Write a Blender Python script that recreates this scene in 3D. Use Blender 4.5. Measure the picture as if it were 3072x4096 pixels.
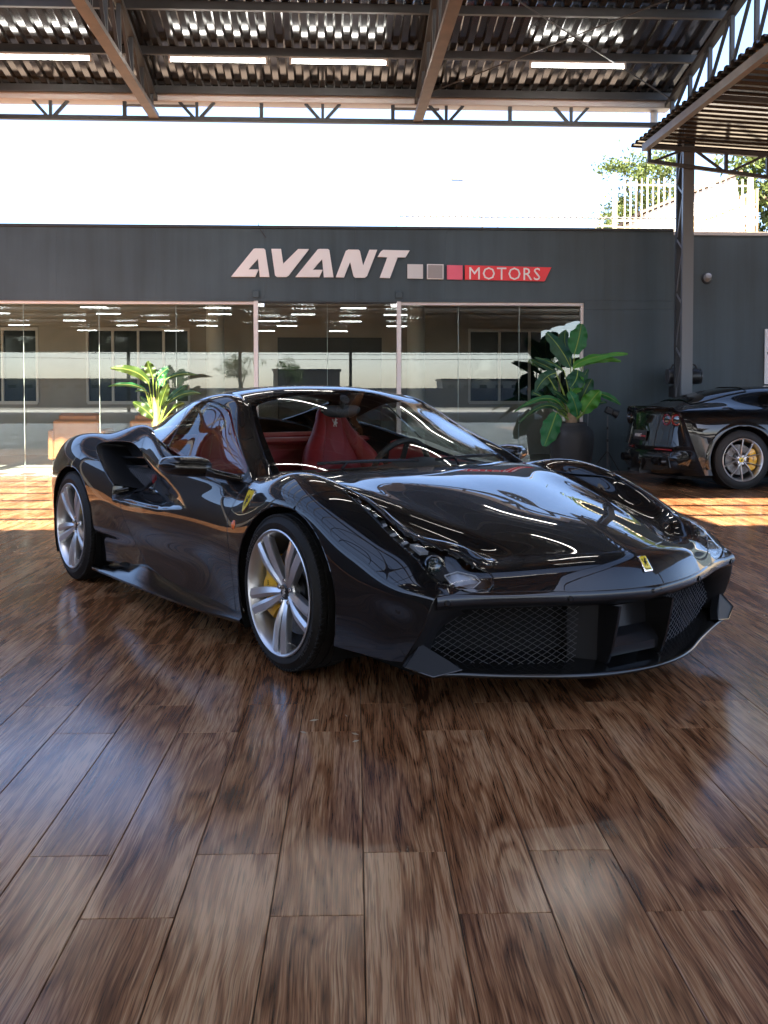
import bpy, math, random
import numpy as np
from mathutils import Vector, Matrix
R = math.radians
random.seed(7)
for o in list(bpy.data.objects): bpy.data.objects.remove(o)
SC = bpy.context.scene
COL = SC.collection
# ------------------------------------------------------------------ camera
cam = bpy.data.cameras.new('camera')
cam.sensor_fit = 'VERTICAL'; cam.sensor_height = 36.0
cam.lens = 36.0 * 4150 / 4096
cam.shift_y = -(2048 - 1719) / 4096
cam.clip_start = 0.05; cam.clip_end = 3000
camo = bpy.data.objects.new('camera', cam); COL.objects.link(camo)
camo.location = (0, 0, 1.175)
camo.rotation_euler = (R(90 - 2.0), 0, 0)
SC.camera = camo
# ------------------------------------------------------------------ sky, sun, exposure
SUN_EL, SUN_AZ = 48.0, 188.0          # degrees; azimuth clockwise from +Y (sun stands behind the camera)
w = bpy.data.worlds.new('World'); SC.world = w; w.use_nodes = True
nt = w.node_tree
sky = nt.nodes.new('ShaderNodeTexSky'); sky.sky_type = 'NISHITA'
sky.sun_disc = False; sky.sun_elevation = R(SUN_EL); sky.sun_rotation = R(SUN_AZ)
sky.air_density = .6; sky.dust_density = 1.6; sky.ozone_density = 1.5
bg = nt.nodes['Background']; bg.inputs['Strength'].default_value = 0.08
nt.links.new(sky.outputs[0], bg.inputs[0])
sl = bpy.data.lights.new('sun', 'SUN'); sl.energy = 5.0; sl.angle = R(0.5); sl.color = (1.0, 0.87, 0.70)
sun = bpy.data.objects.new('sun', sl); COL.objects.link(sun)
sd = Vector((math.sin(R(SUN_AZ)) * math.cos(R(SUN_EL)), math.cos(R(SUN_AZ)) * math.cos(R(SUN_EL)), math.sin(R(SUN_EL))))
sun.rotation_euler = sd.to_track_quat('Z', 'Y').to_euler()
sun.location = sd * 60
SC.view_settings.view_transform = 'Standard'; SC.view_settings.look = 'None'
SC.view_settings.exposure = 3.2; SC.view_settings.gamma = 1.0
SC.render.engine = 'CYCLES'
SC.cycles.max_bounces = 10; SC.cycles.glossy_bounces = 6; SC.cycles.transmission_bounces = 8; SC.cycles.transparent_max_bounces = 12
SC.cycles.use_denoising = True
SC.cycles.sample_clamp_indirect = 8
SC.cycles.caustics_reflective = False; SC.cycles.caustics_refractive = False
# ------------------------------------------------------------------ helpers
MATS = {}
def mat(name, col=(.5, .5, .5), rough=.5, metal=0., spec=.5, coat=0., coat_rough=.03, bump=None, noise=None, trans=0., ior=1.45, emit=None, alpha=None):
    """Principled material; noise=(scale, amount) varies the colour, bump=(scale, strength) adds fine relief."""
    if name in MATS: return MATS[name]
    m = bpy.data.materials.new(name); m.use_nodes = True
    n = m.node_tree.nodes; l = m.node_tree.links; b = n['Principled BSDF']
    b.inputs['Base Color'].default_value = (*col, 1); b.inputs['Roughness'].default_value = rough
    b.inputs['Metallic'].default_value = metal; b.inputs['Specular IOR Level'].default_value = spec
    b.inputs['Coat Weight'].default_value = coat; b.inputs['Coat Roughness'].default_value = coat_rough
    b.inputs['Transmission Weight'].default_value = trans; b.inputs['IOR'].default_value = ior
    if emit:
        b.inputs['Emission Color'].default_value = (*emit[0], 1); b.inputs['Emission Strength'].default_value = emit[1]
    if noise or bump:
        tc = n.new('ShaderNodeTexCoord')
    if noise:
        t = n.new('ShaderNodeTexNoise'); t.inputs['Scale'].default_value = noise[0]; t.inputs['Detail'].default_value = 6
        l.new(tc.outputs['Object'], t.inputs['Vector'])
        cr = n.new('ShaderNodeMix'); cr.data_type = 'RGBA'
        a = noise[1]
        cr.inputs['A'].default_value = (*[max(0, c * (1 - a)) for c in col], 1); cr.inputs['B'].default_value = (*[min(1, c * (1 + a)) for c in col], 1)
        mr = n.new('ShaderNodeMapRange'); mr.inputs[1].default_value = .3; mr.inputs[2].default_value = .7
        l.new(t.outputs['Fac'], mr.inputs[0]); l.new(mr.outputs[0], cr.inputs['Factor']); l.new(cr.outputs['Result'], b.inputs['Base Color'])
        rr = n.new('ShaderNodeMapRange'); rr.inputs[3].default_value = max(0, rough - .08); rr.inputs[4].default_value = min(1, rough + .08)
        l.new(t.outputs['Fac'], rr.inputs[0]); l.new(rr.outputs[0], b.inputs['Roughness'])
    if bump:
        t = n.new('ShaderNodeTexNoise'); t.inputs['Scale'].default_value = bump[0]; t.inputs['Detail'].default_value = 4
        l.new(tc.outputs['Object'], t.inputs['Vector'])
        bp = n.new('ShaderNodeBump'); bp.inputs['Strength'].default_value = bump[1]; bp.inputs['Distance'].default_value = .01
        l.new(t.outputs['Fac'], bp.inputs['Height']); l.new(bp.outputs[0], b.inputs['Normal'])
    MATS[name] = m; return m

def empty(name, loc=(0, 0, 0), rz=0, label=None, cat=None, group=None, parent=None):
    o = bpy.data.objects.new(name, None); COL.objects.link(o); o.location = loc; o.rotation_euler = (0, 0, rz)
    o.empty_display_size = .1
    if parent: o.parent = parent
    return tag(o, label, cat, group)
def tag(o, label=None, cat=None, group=None, kind=None):
    if label: o['label'] = label
    if cat: o['category'] = cat
    if group: o['group'] = group
    if kind: o['kind'] = kind
    return o
def mesh_obj(name, V, F, m, parent=None, smooth=True, loc=None, N=None, sharp=None):
    me = bpy.data.meshes.new(name)
    V = np.asarray(V, float)
    me.from_pydata(V.tolist(), [], [list(map(int, f)) for f in F]); me.update()
    if smooth: me.polygons.foreach_set('use_smooth', [True] * len(me.polygons))
    if N is not None:
        me.normals_split_custom_set_from_vertices(np.asarray(N).tolist())
    if sharp and smooth:
        me.set_sharp_from_angle(angle=R(sharp))
    me.materials.append(m)
    o = bpy.data.objects.new(name, me); COL.objects.link(o)
    if parent: o.parent = parent
    if loc is not None: o.location = loc
    return o
class MB:
    """collects simple solids into one mesh"""
    def __init__(s): s.V = []; s.F = []
    def add(s, V, F):
        k = len(s.V); s.V += [tuple(v) for v in V]; s.F += [tuple(i + k for i in f) for f in F]; return s
    def box(s, lo, hi, M=None, bev=0.):
        x0, y0, z0 = lo; x1, y1, z1 = hi
        if bev <= 0:
            V = [(x0,y0,z0),(x1,y0,z0),(x1,y1,z0),(x0,y1,z0),(x0,y0,z1),(x1,y0,z1),(x1,y1,z1),(x0,y1,z1)]
            F = [(0,3,2,1),(4,5,6,7),(0,1,5,4),(1,2,6,5),(2,3,7,6),(3,0,4,7)]
        else:
            b = min(bev, (x1-x0)*.49, (y1-y0)*.49, (z1-z0)*.49)
            V = []
            for z, i in ((z0, b), (z0+b, 0), (z1-b, 0), (z1, b)):
                for px, py in ((x0+b+i*0, y0), (x1-b, y0), (x1, y0+b), (x1, y1-b), (x1-b, y1), (x0+b, y1), (x0, y1-b), (x0, y0+b)):
                    cx, cy = (x0+x1)/2, (y0+y1)/2
                    V.append((px + (i if px < cx else -i), py + (i if py < cy else -i), z))
            F = [tuple(range(7, -1, -1)), tuple(range(24, 32))]
            for r in range(3):
                for k in range(8):
                    a, c = r*8+k, r*8+(k+1) % 8
                    F.append((a, c, c+8, a+8))
        if M is not None: V = [tuple(M @ Vector(v)) for v in V]
        return s.add(V, F)
    def bar(s, a, b, w, h=None, up=(0, 0, 1)):
        """rectangular bar from a to b"""
        a, b = Vector(a), Vector(b); h = h or w
        d = (b - a).normalized(); u = Vector(up)
        if abs(d.dot(u)) > .98: u = Vector((1, 0, 0))
        sx = d.cross(u).normalized(); sy = sx.cross(d).normalized()
        V = [p + sx * (i * w / 2) + sy * (j * h / 2) for p in (a, b) for i, j in ((-1, -1), (1, -1), (1, 1), (-1, 1))]
        return s.add(V, [(0,1,2,3)[::-1], (4,5,6,7), (0,1,5,4), (1,2,6,5), (2,3,7,6), (3,0,4,7)])
    def tube(s, pts, r, n=8, cap=True):
        V, F = tube(pts, r, n, cap); return s.add(V, F)
    def lathe(s, prof, n=32, M=None):
        V, F = lathe(prof, n)
        if M is not None: V = [tuple(M @ Vector(v)) for v in V]
        return s.add(V, F)
    def prism(s, poly, d0, d1, ax=1, M=None):
        """extrudes a closed 2-D polygon along axis ax from d0 to d1"""
        n = len(poly); V = []
        for d in (d0, d1):
            for p in poly:
                q = [p[0], p[1]]; q.insert(ax, d); V.append(tuple(q))
        F = [tuple(range(n - 1, -1, -1)), tuple(range(n, 2 * n))] + [(i, (i + 1) % n, n + (i + 1) % n, n + i) for i in range(n)]
        if M is not None: V = [tuple(M @ Vector(v)) for v in V]
        return s.add(V, F)
    def build(s, name, m, parent=None, smooth=True, sharp=40, loc=None):
        me = bpy.data.meshes.new(name); me.from_pydata(s.V, [], s.F); me.update()
        import bmesh
        bm = bmesh.new(); bm.from_mesh(me); bmesh.ops.recalc_face_normals(bm, faces=bm.faces); bm.to_mesh(me); bm.free()
        if smooth:
            me.polygons.foreach_set('use_smooth', [True] * len(me.polygons)); me.set_sharp_from_angle(angle=R(sharp))
        me.materials.append(m)
        o = bpy.data.objects.new(name, me); COL.objects.link(o)
        if parent: o.parent = parent
        if loc is not None: o.location = loc
        return o
def tube(pts, r, n=8, cap=True):
    P = [Vector(p) for p in pts]; V = []; F = []
    rs = r if hasattr(r, '__len__') else [r] * len(P)
    up = None
    for i, p in enumerate(P):
        d = ((P[min(i + 1, len(P) - 1)] - P[max(i - 1, 0)])).normalized()
        if up is None:
            up = Vector((0, 0, 1)) if abs(d.z) < .9 else Vector((1, 0, 0))
        sx = d.cross(up).normalized(); up = sx.cross(d).normalized()
        for k in range(n):
            a = 2 * math.pi * k / n; V.append(tuple(p + sx * (math.cos(a) * rs[i]) + up * (math.sin(a) * rs[i])))
    for i in range(len(P) - 1):
        for k in range(n):
            a, b = i * n + k, i * n + (k + 1) % n; F.append((a, b, b + n, a + n))
    if cap: F += [tuple(range(n - 1, -1, -1)), tuple(range((len(P) - 1) * n, len(P) * n))]
    return V, F
def lathe(prof, n=32):
    """profile [(r, h)] turned about the z axis"""
    V = []; F = []
    for r, h in prof:
        for k in range(n):
            a = 2 * math.pi * k / n; V.append((r * math.cos(a), r * math.sin(a), h))
    for i in range(len(prof) - 1):
        for k in range(n):
            a, b = i * n + k, i * n + (k + 1) % n; F.append((a, b, b + n, a + n))
    return V, F
def copy_tree(o, parent=None):
    c = o.copy(); COL.objects.link(c)
    if parent: c.parent = parent
    for ch in [x for x in bpy.data.objects if x.parent == o]: copy_tree(ch, c)
    return c
# ------------------------------------------------------------------ the place: floor, hall front, canopies
TH = R(2.84)                               # the building stands turned a little against the view
CT, ST = math.cos(TH), math.sin(TH)
def sw_(a, b, z=0.):                       # site (right, depth, up) -> world
    return (a * CT - b * ST, a * ST + b * CT, z)
def sthing(name, a, b, z, label, cat, group=None, rz=0.):
    return empty(name, sw_(a, b, z), TH + rz, label, cat, group)
def at(mb, name, m, a, b, z=0., parent=None, **k):
    """mesh given in local site axes, standing at site point (a, b, z)"""
    o = mb.build(name, m, parent, **k)
    if parent is None: o.location = sw_(a, b, z); o.rotation_euler = (0, 0, TH)
    return o
def wood_material():
    m = bpy.data.materials.new('wood_look_tile'); m.use_nodes = True; n = m.node_tree.nodes; l = m.node_tree.links; b = n['Principled BSDF']
    uv = n.new('ShaderNodeUVMap'); uv.uv_map = 'UVMap'
    oi = n.new('ShaderNodeObjectInfo'); ge = n.new('ShaderNodeNewGeometry')
    def mth(op, a, bb=None, clamp=False):
        q = n.new('ShaderNodeMath'); q.operation = op; q.use_clamp = clamp
        for i, s in enumerate((a, bb)):
            if s is None: continue
            if isinstance(s, (int, float)): q.inputs[i].default_value = s
            else: l.new(s, q.inputs[i])
        return q.outputs[0]
    rnd = mth('FRACT', mth('ADD', oi.outputs['Random'], ge.outputs['Random Per Island']))
    of = n.new('ShaderNodeVectorMath'); of.operation = 'SCALE'; of.inputs[0].default_value = (37.1, 61.7, 13.3); l.new(rnd, of.inputs['Scale'])
    co = n.new('ShaderNodeVectorMath'); co.operation = 'ADD'; l.new(uv.outputs[0], co.inputs[0]); l.new(of.outputs[0], co.inputs[1])
    def noise(vec, sx, sy, sc, det=5, dist=0., rough=.55):
        mp = n.new('ShaderNodeMapping'); mp.inputs['Scale'].default_value = (sx, sy, 1); l.new(vec, mp.inputs[0])
        t = n.new('ShaderNodeTexNoise'); t.inputs['Scale'].default_value = sc; t.inputs['Detail'].default_value = det; t.inputs['Distortion'].default_value = dist; t.inputs['Roughness'].default_value = rough
        l.new(mp.outputs[0], t.inputs['Vector']); return t
    def rng(s, a, bb, c=0., d=1.):
        q = n.new('ShaderNodeMapRange'); q.inputs[1].default_value = a; q.inputs[2].default_value = bb; q.inputs[3].default_value = c; q.inputs[4].default_value = d; l.new(s, q.inputs[0]); return q.outputs[0]
    # the grain wanders sideways along the plank and bends round knots
    wv = noise(co.outputs[0], 1, .30, 6.0, 2, 0, .5)
    wob = n.new('ShaderNodeVectorMath'); wob.operation = 'MULTIPLY_ADD'; wob.inputs[1].default_value = (.034, 0, 0); l.new(wv.outputs['Color'], wob.inputs[0]); l.new(co.outputs[0], wob.inputs[2])
    g = wob.outputs[0]
    vo = n.new('ShaderNodeTexVoronoi'); vo.inputs['Scale'].default_value = 1.0; mp = n.new('ShaderNodeMapping'); mp.inputs['Scale'].default_value = (4.2, 1.15, 1); l.new(g, mp.inputs[0]); l.new(mp.outputs[0], vo.inputs['Vector'])
    knot = rng(vo.outputs['Distance'], .03, .16, 1, 0); halo = rng(vo.outputs['Distance'], .05, .42, 1, 0)
    # growth rings from height lines of a slow noise, tighter round the knots
    slow = noise(g, 1.0, .065, 9.0, 2, .25, .5)
    ph = mth('ADD', mth('MULTIPLY', slow.outputs['Fac'], 46), mth('MULTIPLY', halo, 7))
    ring = mth('POWER', mth('ADD', mth('MULTIPLY', mth('SINE', ph), .5), .5), 3.2)
    fine = noise(g, 1, .020, 240, 3, .0, .6); pore = noise(g, 1, .025, 300, 2, 0, .5)
    streak = noise(g, 1, .035, 60, 4, .15, .6); tone = noise(g, 1, .12, 8.5, 4, .6, .55)
    f = mth('ADD', mth('MULTIPLY', tone.outputs['Fac'], .95), mth('MULTIPLY', streak.outputs['Fac'], .60))
    f = mth('ADD', f, mth('MULTIPLY', fine.outputs['Fac'], 1.35)); f = mth('ADD', f, mth('MULTIPLY', ring, -.34)); f = mth('ADD', f, mth('MULTIPLY', mth('SUBTRACT', rnd, .5), .28))
    f = mth('SUBTRACT', f, mth('MULTIPLY', knot, .34)); f = mth('SUBTRACT', f, mth('MULTIPLY', halo, .10))
    fn = rng(f, .60, 1.66)
    cr = n.new('ShaderNodeValToRGB'); e = cr.color_ramp.elements
    e[0].position = 0.; e[0].color = (.026, .0095, .0042, 1); e[1].position = 1.; e[1].color = (.50, .275, .140, 1)
    for p, c in ((.20, (.080, .0290, .0115)), (.40, (.155, .0590, .0235)), (.60, (.240, .0980, .0410)), (.80, (.350, .165, .0750))):
        q = e.new(p); q.color = (*c, 1)
    l.new(fn, cr.inputs[0])
    dk = rng(pore.outputs['Fac'], .36, .47, .40, 1)
    mx = n.new('ShaderNodeMix'); mx.data_type = 'RGBA'; mx.blend_type = 'MULTIPLY'; mx.inputs['Factor'].default_value = .85
    l.new(cr.outputs[0], mx.inputs['A']); l.new(dk, mx.inputs['B']); l.new(mx.outputs['Result'], b.inputs['Base Color'])
    # dust and smears change the gloss
    du = n.new('ShaderNodeTexNoise'); du.inputs['Scale'].default_value = 1.6; du.inputs['Detail'].default_value = 7; l.new(ge.outputs['Position'], du.inputs['Vector'])
    r2 = mth('ADD', rng(du.outputs['Fac'], .3, .75, .10, .20), mth('MULTIPLY', fine.outputs['Fac'], .07)); l.new(r2, b.inputs['Roughness'])
    b.inputs['Specular IOR Level'].default_value = .42
    bp = n.new('ShaderNodeBump'); bp.inputs['Strength'].default_value = .05; bp.inputs['Distance'].default_value = .0015; l.new(fn, bp.inputs['Height']); l.new(bp.outputs[0], b.inputs['Normal'])
    return m
def build_floor():
    g = MB(); g.add([(-400, -400, -.06), (400, -400, -.06), (400, 400, -.06), (-400, 400, -.06)], [(0, 1, 2, 3)])
    tag(g.build('ground', mat('asphalt', (.06, .058, .055), .85, noise=(.6, .3))), kind='structure')
    W_, L_ = .2 * 1.06374, 1.2 * 1.06374; fr = R(1.6007); ox, oy = -.0889, 3.8946
    fl = MB(); fl.box((-14, -10.5, -.055), (12, 15.6, -.006))
    base = tag(at(fl, 'floor', mat('grout', (.07, .05, .04), .9), 0, 0), kind='structure')
    wood = wood_material(); gap = .0013; bv = .0010
    def plank_mesh():
        V = []; F = []
        for z, i in ((-.006, 0), (-bv, 0), (0, bv)):
            V += [(gap + i, gap + i, z), (W_ - gap - i, gap + i, z), (W_ - gap - i, L_ - gap - i, z), (gap + i, L_ - gap - i, z)]
        F = [(8, 9, 10, 11)] + [(r * 4 + k, r * 4 + (k + 1) % 4, r * 4 + 4 + (k + 1) % 4, r * 4 + 4 + k) for r in range(2) for k in range(4)]
        return V, F
    PV, PF = plank_mesh()
    me = bpy.data.meshes.new('plank'); me.from_pydata(PV, [], PF); me.update()
    u = me.uv_layers.new(name='UVMap')
    for lp in me.loops: u.data[lp.index].uv = me.vertices[lp.vertex_index].co[:2]
    me.materials.append(wood)
    c, s = math.cos(fr), math.sin(fr)
    spots = []
    for k in range(-75, 66):
        o0 = 0. if k % 2 == 0 else -.25 * L_
        for j in range(-14, 12):
            px, py = k * W_, o0 + j * L_; cx, cy = px + W_ / 2, py + L_ / 2
            wx, wy = ox + cx * c - cy * s, oy + cx * s + cy * c
            # keep inside the hall (site axes)
            a_, b_ = wx * CT + wy * ST, -wx * ST + wy * CT
            if not (-13.8 < a_ < 11.8 and -10.2 < b_ < 15.5 - L_ / 2 + .62): continue
            vis = wy > 1.6 and abs(wx) < (wy + .8) * .385 + .2
            # under the coupe: behind its bodywork
            cxr, cyr = wx - .344, wy - 4.905; lx = cxr * math.sin(.6085) - cyr * math.cos(.6085); ly = cxr * math.cos(.6085) + cyr * math.sin(.6085)
            hid = -3.2 < lx < .75 and -.55 < ly < 2.6
            spots.append((0 if (vis and not hid) else 1, math.hypot(wx, wy), px, py))
    spots.sort()
    VV, FF, UV = [], [], []
    rest = []
    for n_, (h, d, px, py) in enumerate(spots):
        if n_ < 300:
            o = bpy.data.objects.new('plank', me); COL.objects.link(o)
            wx, wy = ox + px * c - py * s, oy + px * s + py * c
            o.parent = base; la, lb = wx * CT + wy * ST, -wx * ST + wy * CT
            o.location = (la, lb, 0); o.rotation_euler = (0, 0, fr - TH)
        else: rest.append((px, py))
    for px, py in rest:
        k = len(VV)
        for v in PV:
            x, y = px + v[0], py + v[1]; wx, wy = ox + x * c - y * s, oy + x * s + y * c
            VV.append((wx * CT + wy * ST, -wx * ST + wy * CT, v[2])); UV.append(v[:2])
        FF += [tuple(i + k for i in f) for f in PF]
    m2 = bpy.data.meshes.new('plank_field'); m2.from_pydata(VV, [], FF); m2.update(); u = m2.uv_layers.new(name='UVMap')
    lv = np.zeros(len(m2.loops), int); m2.loops.foreach_get('vertex_index', lv); u.data.foreach_set('uv', np.array(UV)[lv].ravel()); m2.materials.append(wood)
    o = bpy.data.objects.new('plank_field', m2); COL.objects.link(o); o.parent = base; o['kind'] = 'stuff'
    return base
BF = 15.55
def streaks(m):
    """faint run marks and roller patches on a painted wall"""
    n = m.node_tree.nodes; l = m.node_tree.links; b = n['Principled BSDF']; src = b.inputs['Base Color'].links[0].from_socket
    ge = n.new('ShaderNodeNewGeometry'); mp = n.new('ShaderNodeMapping'); mp.inputs['Scale'].default_value = (2.2, 2.2, .12); l.new(ge.outputs['Position'], mp.inputs[0])
    t = n.new('ShaderNodeTexNoise'); t.inputs['Scale'].default_value = 2.6; t.inputs['Detail'].default_value = 7; t.inputs['Roughness'].default_value = .62; l.new(mp.outputs[0], t.inputs['Vector'])
    t2 = n.new('ShaderNodeTexNoise'); t2.inputs['Scale'].default_value = .55; t2.inputs['Detail'].default_value = 3; l.new(ge.outputs['Position'], t2.inputs['Vector'])
    ad = n.new('ShaderNodeMath'); ad.operation = 'ADD'; l.new(t.outputs['Fac'], ad.inputs[0]); l.new(t2.outputs['Fac'], ad.inputs[1])
    r = n.new('ShaderNodeMapRange'); r.inputs[1].default_value = .7; r.inputs[2].default_value = 1.3; r.inputs[3].default_value = .74; r.inputs[4].default_value = 1.22; l.new(ad.outputs[0], r.inputs[0])
    x = n.new('ShaderNodeVectorMath'); x.operation = 'SCALE'; l.new(src, x.inputs[0]); l.new(r.outputs[0], x.inputs['Scale']); l.new(x.outputs[0], b.inputs['Base Color'])
def build_hall():
    grey = mat('charcoal_wall_paint', (.047, .069, .082), .58, noise=(1.3, .12), bump=(90, .12))
    streaks(grey)
    white = mat('white_aluminium', (.72, .68, .66), .4); inner = mat('inner_plaster', (.42, .38, .34), .8, noise=(2, .1))
    gl = glassmat('shop_glass', (.86, .90, .885), (.88, .96, 1.0), gain=1.5); dk = mat('dark_trim', (.03, .032, .034), .5)
    h = sthing('showroom', 0, BF, 0, 'charcoal showroom building with a wide glass front and parapet', 'building')
    # fascia panels with fine joints
    xs = [-13.5, -11.2, -9.3, -7.4, -5.5, -4.05, -2.6, -1.0, .35, 1.7, 3.0, 4.1, 5.16]
    for x0, x1 in zip(xs[:-1], xs[1:]):
        f = MB(); f.box((x0 + .0006, 0, 2.58), (x1 - .0006, .06, 3.62), bev=.0008); f.build('fascia_panel', grey, h)
    c = MB(); c.box((-13.5, -.02, 3.621), (5.16, .10, 3.665), bev=.006); c.build('parapet_cap', dk, h)
    sf = MB(); sf.box((-13.5, .0, 2.545), (3.80, .25, 2.579)); sf.build('soffit', grey, h)
    wl = MB(); wl.box((3.80, 0, 0), (5.16, .2, 2.44)); wl.build('wall', grey, h)
    wl = MB(); wl.box((3.80, .004, 2.443), (5.16, .2, 2.579)); wl.build('wall', grey, h)
    # frames
    def fb(x0, x1, z0, z1, y0=.03, y1=.10, nm='window_frame', m=white):
        q = MB(); q.box((x0, y0, z0), (x1, y1, z1), bev=.004); return q.build(nm, m, h)
    fb(-13.5, -1.17, 2.500, 2.544); fb(1.03, 3.80, 2.500, 2.544); fb(-1.17, -1.105, .0, 2.56, .0, .12); fb(.965, 1.03, .0, 2.56, .0, .12); fb(3.755, 3.80, .0, 2.499)
    fb(-1.104, .964, 2.52, 2.56, .02, .10, 'door_track', dk)
    fb(-13.5, -1.17, 0, .035); fb(1.03, 3.755, 0, .035)
    for xb in (-1.06, .92): fb(xb - .05, xb + .05, 2.46, 2.52, .0, .05, 'door_hanger', mat('chrome_trim', (.75, .76, .78), .08, metal=1.))
    for xb in (-1.137, .997):
        q = MB(); q.box((xb - .05, -.035, 2.60), (xb + .05, -.001, 2.70), bev=.004); q.build('sensor_box', grey, h)
    seams = [-13.5, -12.3, -11.1, -9.9, -8.8, -7.7, -6.65, -5.6, -4.555, -3.452, -2.321, -1.172]
    def pane(x0, x1, z1=2.499, y=.055, nm='glass_pane'):
        q = MB(); q.box((x0 + .003, y, .036), (x1 - .003, y + .010, z1)); q.build(nm, gl, h, smooth=False)
    for x0, x1 in zip(seams[:-1], seams[1:]): pane(x0, x1)
    for x0, x1 in ((1.032, 1.895), (1.895, 2.819), (2.819, 3.754)): pane(x0, x1)
    pane(-1.104, -.076, 2.519, .03, 'sliding_door'); pane(-.076, .964, 2.519, .045, 'sliding_door')
    # edges of the glass catch light
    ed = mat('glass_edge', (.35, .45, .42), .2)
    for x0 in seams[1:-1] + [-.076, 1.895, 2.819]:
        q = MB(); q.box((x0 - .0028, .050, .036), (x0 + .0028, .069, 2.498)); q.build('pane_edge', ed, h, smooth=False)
    # hanging wire on the fascia
    q = MB(); q.tube([(-1.10, -.02, 3.72), (-1.08, -.03, 3.62), (-.98, -.03, 3.48)], .006, 6); q.build('loose_cable', dk, h)
    # room behind the glass
    rm = mat('room_ceiling', (.20, .16, .13), .85); flm = mat('room_floor', (.45, .43, .40), .35)
    q = MB(); q.box((-13.5, .26, 3.0), (5.16, 6.2, 3.1)); q.build('ceiling', rm, h)
    q = MB(); q.box((-13.5, .12, -.02), (5.16, 6.2, .0)); q.build('room_floor', flm, h)
    back = 4.5
    wins = [(-8.2, -5.6), (-4.66, -2.74), (2.65, 5.0)]
    edges = [-13.5] + [e for w_ in wins for e in w_] + [5.16]
    for x0, x1 in zip(edges[0::2], edges[1::2]):
        q = MB(); q.box((x0, back, 0), (x1, back + .15, 3.0)); q.build('back_wall', inner, h)
    for x0, x1 in wins:
        q = MB(); q.box((x0, back, 2.43), (x1, back + .15, 3.0)); q.build('back_wall', inner, h)
        q = MB(); q.box((x0, back, 0), (x1, back + .15, 1.0)); q.build('back_wall', inner, h)
        wf = empty('office_window', parent=h)
        for fx in np.linspace(x0, x1, 5): q = MB(); q.box((fx - .022, back - .03, 1.0), (fx + .022, back + .03, 2.43)); q.build('mullion', white, wf)
        for fz in (1.0, 2.40): q = MB(); q.box((x0, back - .035, fz - .03), (x1, back + .035, fz + .03)); q.build('rail', white, wf)
        q = MB(); q.box((x0, back + .04, 1.0), (x1, back + .05, 2.43)); q.build('pane', mat('office_glass', (.02, .03, .03), .05, spec=.7), wf)
    q = MB(); q.box((-13.6, .2, 0), (-13.5, 6.2, 3.1)); q.build('side_wall', inner, h)
    q = MB(); q.box((5.0, .2, 0), (5.159, 6.2, 3.1)); q.build('side_wall', inner, h)
    for xa, ya in ((-2.15, 3.7), (1.55, 3.7)):
        q = MB(); q.lathe([(.165, 0), (.165, 3.0)], 32, Matrix.Translation((xa, ya, 0))); q.build('round_column', mat('column_white', (.62, .62, .58), .5), h)
    q = MB(); q.box((-1.0, 3.6, 0), (.9, 4.1, 1.05), bev=.02); q.build('reception_desk', dk, h)
    q = MB(); q.box((-1.05, back - .02, 1.2), (.95, back - .001, 2.25)); q.build('wall_panel', dk, h)
    # the lettering is a sign of its own
    sg = sthing('shop_sign', 0, BF, 0, 'raised white AVANT letters with squares and red MOTORS band on the fascia', 'sign')
    wl_ = mat('sign_white', (.80, .77, .76), .45)
    X_ = lambda r: -1.489 + (486.0 + .52081 * r - 500) * .00687
    Z_ = lambda r: 3.31 - (486.04 + .52081 * r - 538) * .0068
    def letter(nm, pts, m, d=.045):
        q = MB(); q.prism([(X_(a), Z_(b)) for a, b in pts], -d, -.001, 1); return q.build(nm, m, sg, smooth=False)
    A_ = [(25, 215), (118, 99), (126, 97), (160, 97), (166, 102), (183, 215), (143, 215), (136, 139), (97, 184), (138, 184), (124, 215)]
    letter('letter_a', A_, wl_); letter('letter_a', [(x + 265, y) for x, y in A_], wl_)
    letter('letter_v', [(191, 98), (231, 98), (240, 160), (302, 98), (347, 98), (262, 209), (252, 215), (214, 215), (206, 208)], wl_)
    letter('letter_n', [(457, 215), (499, 105), (509, 99), (552, 99), (558, 105), (571, 165), (597, 99), (630, 99), (588, 208), (578, 216), (538, 216), (531, 209), (517, 150), (492, 215)], wl_)
    letter('letter_t', [(644, 107), (654, 99), (765, 101), (748, 130), (715, 130), (683, 217), (640, 216), (672, 130), (631, 129)], wl_)
    letter('square', [(756, 158), (821, 159), (821, 219), (756, 218)], mat('sign_grey_light', (.62, .61, .60), .45))
    letter('square_border', [(838, 157), (907, 158), (907, 221), (838, 220)], wl_, .04); letter('square', [(842, 161), (903, 162), (903, 217), (842, 216)], mat('sign_grey_mid', (.33, .30, .29), .45), .046)
    letter('square', [(922, 161), (987, 162), (987, 222), (922, 221)], mat('sign_pink', (.80, .13, .20), .45))
    letter('red_band', [(997, 161), (1362, 168), (1333, 227), (997, 222)], mat('sign_red', (.80, .035, .045), .4), .04)
    V, F = bent_text('MOTORS', .40, 0, 0, .004, 1.12)
    V[:, 0] = (V[:, 0] - V[:, 0].min()) / np.ptp(V[:, 0]); V[:, 1] = (V[:, 1] - V[:, 1].min()) / np.ptp(V[:, 1])
    q = MB(); q.add([(X_(1015) + v[0] * (X_(1314) - X_(1015)), -.042 - (v[2] + .004) * .4, Z_(220.5 + 2.5 * v[0]) + v[1] * (Z_(168) - Z_(220))) for v in V], F); q.build('band_lettering', wl_, sg, smooth=False)
    # wall to the right of the pillar, a little farther back
    r = sthing('boundary_wall', 5.16, 15.75, 0, 'plain charcoal boundary wall right of the steel pillar', 'wall')
    q = MB(); q.box((0.001, 0, 0), (9, .2, 3.60)); q.build('wall_face', grey, r)
    q = MB(); q.box((0.001, -.02, 3.601), (9, .24, 3.65)); q.build('coping', mat('coping_pale', (.45, .42, .39), .7), r)
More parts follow.
